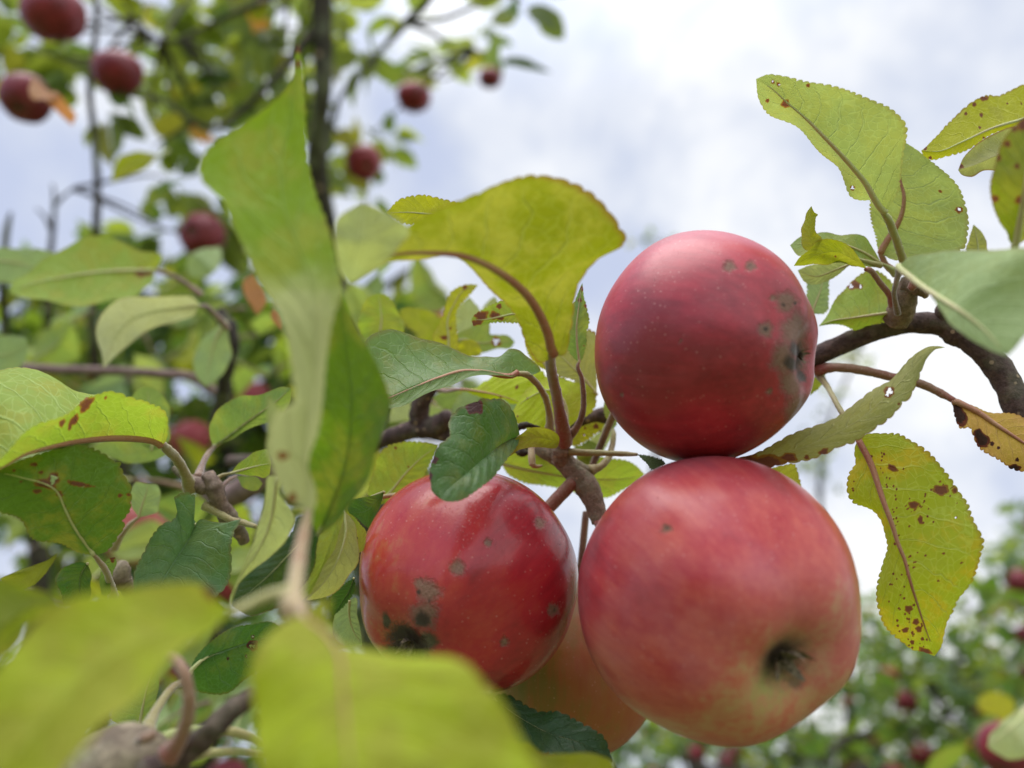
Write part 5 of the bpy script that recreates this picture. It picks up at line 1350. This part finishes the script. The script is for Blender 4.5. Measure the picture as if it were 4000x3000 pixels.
T1 = [(1290, -900, 1.15), (1262, -300, 1.15), (1255, 0, 1.15), (1262, 200, 1.15), (1262, 350, 1.15), (1245, 500, 1.17), (1235, 640, 1.2), (1290, 1000, 1.25), (1400, 1700, 1.3), (1500, 2600, 1.4), (1550, 4200, 1.55), (1560, 5600, 1.6)]
T1 = T1[::-1]
px_tree('apple_tree', 'apple tree with a dark straight leader stem rising through its leaves, upper left of centre',
    dict(pts=W_(T1), radii=[.05, .045, .04, .03, .024, .017, .0125, .0135, .0145, .016, .017, .018][:len(T1)], nseg=18, nlen=160, lump=.08, lumpscale=40),
    [dict(pts=W_([(1262, 640, 1.2), (1300, 480, 1.19), (1330, 380, 1.18), (1400, 300, 1.17), (1500, 185, 1.15), (1590, 85, 1.13), (1665, 10, 1.1), (1750, -150, 1.05)]), radii=[.006, .005, .0036, .0034, .0036, .006, .0055, .005], nseg=10, nlen=80, lump=.1, lumpscale=60),
     dict(pts=W_([(1590, 88, 1.13), (1680, 80, 1.15), (1770, 60, 1.2), (1850, 25, 1.2), (1950, -40, 1.2)]), radii=[.004, .0034, .0034, .003, .003], nseg=8, nlen=50),
     dict(pts=W_([(1600, 90, 1.13), (1690, 130, 1.15), (1760, 185, 1.2), (1850, 195, 1.25), (1910, 240, 1.25)]), radii=[.004, .0032, .003, .0028, .002], nseg=8, nlen=50),
     dict(pts=W_([(365, -200, 1.0), (375, 100, 1.0), (355, 300, 1.0), (350, 350, 1.0), (362, 470, 1.0), (372, 580, 1.0), (380, 700, 1.0), (375, 900, 1.0), (360, 1100, 1.02), (400, 1600, 1.1), (800, 2400, 1.3), (1450, 3300, 1.5)]), radii=[.003, .0034, .0034, .0045, .004, .0042, .0045, .005, .006, .008, .012, .02], nseg=10, nlen=120, lump=.15, lumpscale=90),
     dict(pts=W_([(190, 1400, 1.2), (195, 1000, 1.1), (208, 880, 1.1), (212, 780, 1.1), (206, 720, 1.1)]), radii=[.009, .0042, .0036, .0024, .0016], nseg=8, nlen=40, lump=.15, lumpscale=90),
     dict(pts=W_([(215, 800, 1.1), (255, 760, 1.1), (292, 735, 1.1)]), radii=[.003, .002, .0014], nseg=8, nlen=20),
     dict(pts=W_([(200, 900, 1.1), (170, 840, 1.1), (142, 815, 1.1)]), radii=[.003, .002, .0012], nseg=8, nlen=20),
     dict(pts=W_([(20, 1300, 1.1), (15, 1000, 1.0), (30, 880, 1.0), (42, 830, 1.0)]), radii=[.006, .0045, .004, .002], nseg=8, nlen=30, lump=.2, lumpscale=90),
     dict(pts=W_([(1240, 100, 1.15), (1050, 330, 1.1), (820, 500, 1.1), (600, 380, 1.05), (450, 370, 1.0)]), radii=[.007, .005, .004, .003, .002], nseg=8, nlen=60, lump=.1, lumpscale=80),
     dict(pts=W_([(1245, -100, 1.15), (900, 60, 1.1), (600, 150, 1.1), (480, 0, 1.05)]), radii=[.007, .004, .003, .002], nseg=8, nlen=60)],
    [(1050, 90, 300, 200, 1.46, .2, 21), (820, 230, 260, 220, 1.45, .2, 17), (1120, 380, 110, 150, 1.45, .2, 6), (900, 430, 260, 110, 1.35, .12, 10), (700, 700, 60, 60, 1.35, .05, 1), (820, 850, 110, 60, 1.4, .1, 5), (600, 960, 260, 60, 1.5, .15, 10), (1000, 1000, 200, 80, 1.5, .1, 7), (680, 330, 80, 90, 1.3, .05, 3), (560, 60, 170, 80, 1.3, .08, 6),
     (60, 120, 60, 60, 1.15, .06, 2), (150, 170, 100, 60, 1.15, .05, 5), (420, 420, 50, 30, 1.2, .04, 1), (560, 560, 50, 40, 1.2, .04, 1), (20, 250, 30, 40, 1.15, .04, 1), (300, 290, 50, 40, 1.2, .04, 2), (690, 490, 60, 40, 1.3, .04, 1),
     (1330, 60, 110, 100, 1.3, .1, 5), (1400, 190, 70, 70, 1.3, .1, 3), (1270, 700, 30, 90, 1.3, .05, 2), (1560, 40, 40, 30, 1.3, .05, 1), (1560, 290, 30, 30, 1.7, .03, 1), (1600, 250, 40, 30, 1.7, .03, 2), (1700, 230, 30, 30, 1.7, .03, 2),
     (1880, 170, 40, 20, 1.95, .03, 2), (2050, 20, 50, 40, 1.2, .04, 2), (1470, 540, 50, 50, 1.6, .03, 3), (1390, 620, 30, 30, 1.6, .03, 1), (1450, 730, 40, 30, 1.6, .03, 2), (1250, 820, 30, 50, 1.35, .03, 1)],
    size=(.045, .07), per=(3, 6), tints=TINTS[:6] + TINTS[7:], tw=[5, 5, 4, 2, 3, 4, .25])
leaf('single olive leaf hanging in clear sky left of the tall leaf tip', 'C1',
     [(990, 960), (880, 990), (780, 1040), (690, 1130)], [(960, 980), (900, 1040), (800, 1080), (692, 1130)], [(930, 945), (830, 935), (740, 970), (700, 1040), (688, 1125)],
     [.62, .62, .62], 'olive', tooth=.0002, rib='rib', ribr=.0008, pet=[(1040, 930, .63), (1010, 950, .625)], pmat='green')
leaf('thin dark curled leaf in the sky below the single olive leaf', 'C1',
     [(1150, 1120), (1060, 1130), (1000, 1160), (960, 1200)], [(1060, 1150), (1010, 1190), (962, 1202)], [(1060, 1115), (990, 1130), (960, 1180)], .8, 'deep', tooth=.0002, rib=None)
leaf('long dark leaf reaching right from the tiniest apple, top centre', 'C2',
     [(1190, 395), (1290, 385), (1400, 410), (1510, 450)], [(1260, 405), (1380, 430), (1505, 455)], [(1230, 360), (1330, 355), (1430, 400), (1508, 446)], 1.1, 'dark', tooth=.0002, rib=None)
leaf('upright forked leaf above the tiniest apple, top centre', 'C2',
     [(1150, 400), (1150, 330), (1160, 260), (1160, 190)], [(1090, 380), (1110, 310), (1130, 250), (1155, 192)], [(1180, 380), (1190, 310), (1190, 230), (1165, 190)], 1.1, 'mid', tooth=.0002, rib=None)

# ---- dense trees behind the left half
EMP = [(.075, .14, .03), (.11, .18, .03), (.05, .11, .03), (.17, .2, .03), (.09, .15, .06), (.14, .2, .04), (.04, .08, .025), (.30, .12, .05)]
px_tree('apple_tree', 'dense leafy apple tree filling the left side at mid height behind the mauve twig',
    dict(pts=W_([(700, 6500, 2.0), (720, 4200, 1.95), (760, 3000, 1.9), (800, 2300, 1.85), (850, 1700, 1.8), (900, 1200, 1.8)]), radii=[.07, .06, .045, .035, .025, .012], nseg=16, nlen=60, lump=.1, lumpscale=20),
    [dict(pts=W_([(800, 2300, 1.85), (500, 1900, 1.7), (200, 1600, 1.6), (0, 1300, 1.6)]), radii=[.025, .02, .012, .006], nseg=10, nlen=40, lump=.1, lumpscale=30),
     dict(pts=W_([(840, 1900, 1.8), (1100, 1500, 1.7), (1400, 1200, 1.6), (1600, 1050, 1.55)]), radii=[.02, .016, .01, .004], nseg=10, nlen=40, lump=.1, lumpscale=30)],
    [(250, 1400, 420, 260, 1.7, .45, 46), (750, 1400, 420, 240, 1.8, .5, 60), (300, 2000, 420, 480, 1.7, .5, 85), (850, 2000, 350, 480, 1.8, .5, 95), (1400, 1350, 260, 160, 1.8, .3, 34),
     (800, 1190, 350, 70, 1.8, .3, 22), (100, 1110, 160, 50, 1.6, .2, 8), (1500, 1650, 260, 260, 1.8, .3, 36), (1150, 1550, 250, 300, 1.7, .3, 50), (1530, 1220, 90, 40, 1.7, .2, 5), (1300, 2000, 260, 400, 1.8, .3, 50)],
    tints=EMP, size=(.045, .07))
px_tree('apple_tree', 'leafy apple tree low at the left behind the rosette of stalks',
    dict(pts=W_([(300, 7500, 2.6), (320, 5000, 2.55), (350, 3600, 2.5), (380, 2900, 2.4), (420, 2400, 2.4)]), radii=[.07, .06, .05, .04, .012], nseg=14, nlen=40, lump=.1, lumpscale=20), [
     dict(pts=W_([(370, 3100, 2.45), (800, 2800, 2.3), (1300, 2700, 2.2), (1900, 2800, 2.2)]), radii=[.03, .02, .014, .006], nseg=10, nlen=40, lump=.1, lumpscale=30)],
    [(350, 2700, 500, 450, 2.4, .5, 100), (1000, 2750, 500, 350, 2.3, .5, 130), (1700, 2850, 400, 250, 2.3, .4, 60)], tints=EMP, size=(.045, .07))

# ---- orchard trees beyond, lower right
def orchard_tree(label, x, y, h, cz, rx, rz, nros, seed, napp, topfn=None, lim=(5, 8), size=(.05, .075)):
    r_ = random.Random(seed)
    base = np.array([x, y, 0.0])
    root = thing('apple_tree', label, 'tree', base)
    tr = [base, base + [.05, .02, cz * .35], base + [-.04, .03, cz * .7], base + [.02, 0, cz]]
    tubes('trunk', [dict(pts=tr, radii=[.11, .085, .07, .05], nseg=14, nlen=30, lump=.12, lumpscale=8)], BARKT, root, base)
    ends = []
    for k in range(9):
        a = k * 2.4 + r_.random()
        e = base + np.array([math.cos(a) * rx * r_.uniform(.5, .9), math.sin(a) * rx * r_.uniform(.5, .9), cz + rz * r_.uniform(-.3, .85)])
        s0 = base + np.array([0, 0, cz * r_.uniform(.55, .95)])
        mid = (s0 + e) / 2 + np.array([0, 0, r_.uniform(.0, .25)])
        tubes('limb', [dict(pts=[s0, mid, e], radii=[.035, .02, .006], nseg=8, nlen=24, lump=.12, lumpscale=15)], BARKT, root, base)
        ends += list(spline([s0, mid, e], 12)[3:])
    E = np.array(ends)
    C_ = []
    while len(C_) < nros:
        v = np.array([r_.gauss(0, 1), r_.gauss(0, 1), r_.gauss(0, 1)]); v /= np.linalg.norm(v)
        rr = r_.uniform(.25, 1) ** .5
        p = base + np.array([v[0] * rx * rr, v[1] * rx * rr, cz + v[2] * rz * rr])
        f = mnoise.noise(Vector(p) * 1.5 + Vector((seed, 0, 0)))
        if f < -.12 and r_.random() < .8: continue
        if p[2] < .5: continue
        C_.append(p)
    C_ = np.array(C_)
    sp = []
    for c in C_[::4]:
        j = np.argmin(np.linalg.norm(E - c, axis=1))
        sp.append(dict(pts=[E[j], (E[j] + c) / 2 + np.array([0, 0, .03]), c], radii=[.006, .004, .002], nseg=4, nlen=5, cap=False))
    tubes('twigs', sp, BARKD, root, base)
    B, D, S = rosettes(C_, lim, size, .05)
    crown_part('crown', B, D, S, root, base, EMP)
    return root, C_
def proto_apple():
    root = thing('apple', 'red apple', 'apple', (0, 0, -5))
    V, Q, PH = apple_geo(.034, 32, 22, seed=3)
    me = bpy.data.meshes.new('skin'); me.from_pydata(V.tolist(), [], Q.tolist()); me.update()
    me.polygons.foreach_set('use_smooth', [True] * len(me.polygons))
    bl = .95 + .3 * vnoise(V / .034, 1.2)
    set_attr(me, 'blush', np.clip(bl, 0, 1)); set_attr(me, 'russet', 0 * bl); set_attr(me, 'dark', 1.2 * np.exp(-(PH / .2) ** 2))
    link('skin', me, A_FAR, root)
    v, f = tube_geo(np.array([(0, 0, .02), (.001, 0, .035), (0, 0, .05)]), [.0015, .0015, .0015], 6, 8)
    link('stem', mk_mesh('stem', v, f), ST['brown'], root)
    return root
PA = proto_apple()
used = [False]
def hang(p, label, group, sc=1.0, rs=(0, 0, 0)):
    sc *= 1
    if not used[0]:
        used[0] = True
        PA.location = p; PA['label'] = label; PA['group'] = group; PA.scale = (sc,) * 3
        return PA
    return copy_tree(PA, p, rs, sc, label, group)

T = []
T.append(orchard_tree('orchard apple tree beyond the lower right apple, right hand edge of the picture', 2.15, 2.75, 3, 1.75, 1.05, .80, 640, 21, 20))
T.append(orchard_tree('orchard apple tree directly below the large lower right apple', .85, 3.3, 3, 1.40, 1.0, .56, 520, 22, 20))
T.append(orchard_tree('taller orchard tree far back at the right edge', 4.6, 5.6, 4, 2.4, 1.7, 1.15, 620, 23, 14))
T.append(orchard_tree('orchard tree far back behind the rosy apple', 2.3, 6.5, 4, 2.0, 1.7, 1.1, 620, 24, 14))
T.append(orchard_tree('orchard tree far back behind the nearest yellow green leaf', -.5, 6.0, 3, 1.9, 1.7, 1.0, 500, 25, 10))
labs = ['red apple in the orchard tree at the right hand edge', 'red apple in the orchard tree below the large rosy apple', 'tiny red apple in the tall far tree at the right edge',
        'tiny red apple in the far tree behind the rosy apple', 'tiny red apple in the far tree behind the nearest yellow green leaf']
for (tr_, C_), lb, nn in zip(T, labs, (9, 9, 5, 5, 3)):
    vis = [c for c in C_ if True]
    r_ = random.Random(5)
    cand = sorted(vis, key=lambda c: c[1])[: len(vis) // 2]
    cand = [c for c in cand if -100 < project(c - np.array([0, 0, .06]))[0] < 4100 and 1900 < project(c - np.array([0, 0, .06]))[1] < 3050]
    r_.shuffle(cand)
    for c in cand[:nn]:
        hang(tuple(c - np.array([0, 0, .07])), lb, 'apples in the distant orchard trees', r_.uniform(.85, 1.15), (r_.uniform(-.3, .3), r_.uniform(-.3, .3), r_.uniform(0, 6)))

# thin shoots of a farther tree seen right of the apples and behind the top apple
px_tree('apple_tree', 'faint slender far shoots with sparse small leaves right of the two right apples',
    dict(pts=W_([(3500, 5200, 3.4), (3400, 3800, 3.3), (3330, 2900, 3.1), (3270, 2300, 3.0), (3200, 1900, 3.0), (3240, 1650, 3.0), (3320, 1450, 3.0), (3370, 1330, 3.0)]), radii=[.03, .025, .02, .012, .008, .007, .005, .002], nseg=8, nlen=60, lump=.1, lumpscale=20),
    [], [(3350, 1400, 110, 70, 3.0, .1, 7), (3230, 1620, 80, 120, 3.0, .1, 8), (3200, 1850, 70, 110, 3.0, .1, 8), (3150, 2000, 60, 60, 3, .1, 3)], size=(.028, .045), per=(2, 5))
px_tree('apple_tree', 'faint far shoot whose tip shows just above the left shoulder of the top apple',
    dict(pts=W_([(2300, 6200, 3.6), (2350, 4000, 3.5), (2450, 2500, 3.3), (2600, 1500, 3.2), (2640, 1100, 3.2), (2620, 950, 3.2)]), radii=[.03, .025, .018, .01, .006, .002], nseg=8, nlen=60),
    [], [(2570, 950, 90, 50, 3.2, .1, 6), (2480, 1250, 60, 120, 3.2, .1, 4)], size=(.028, .045), per=(2, 5))
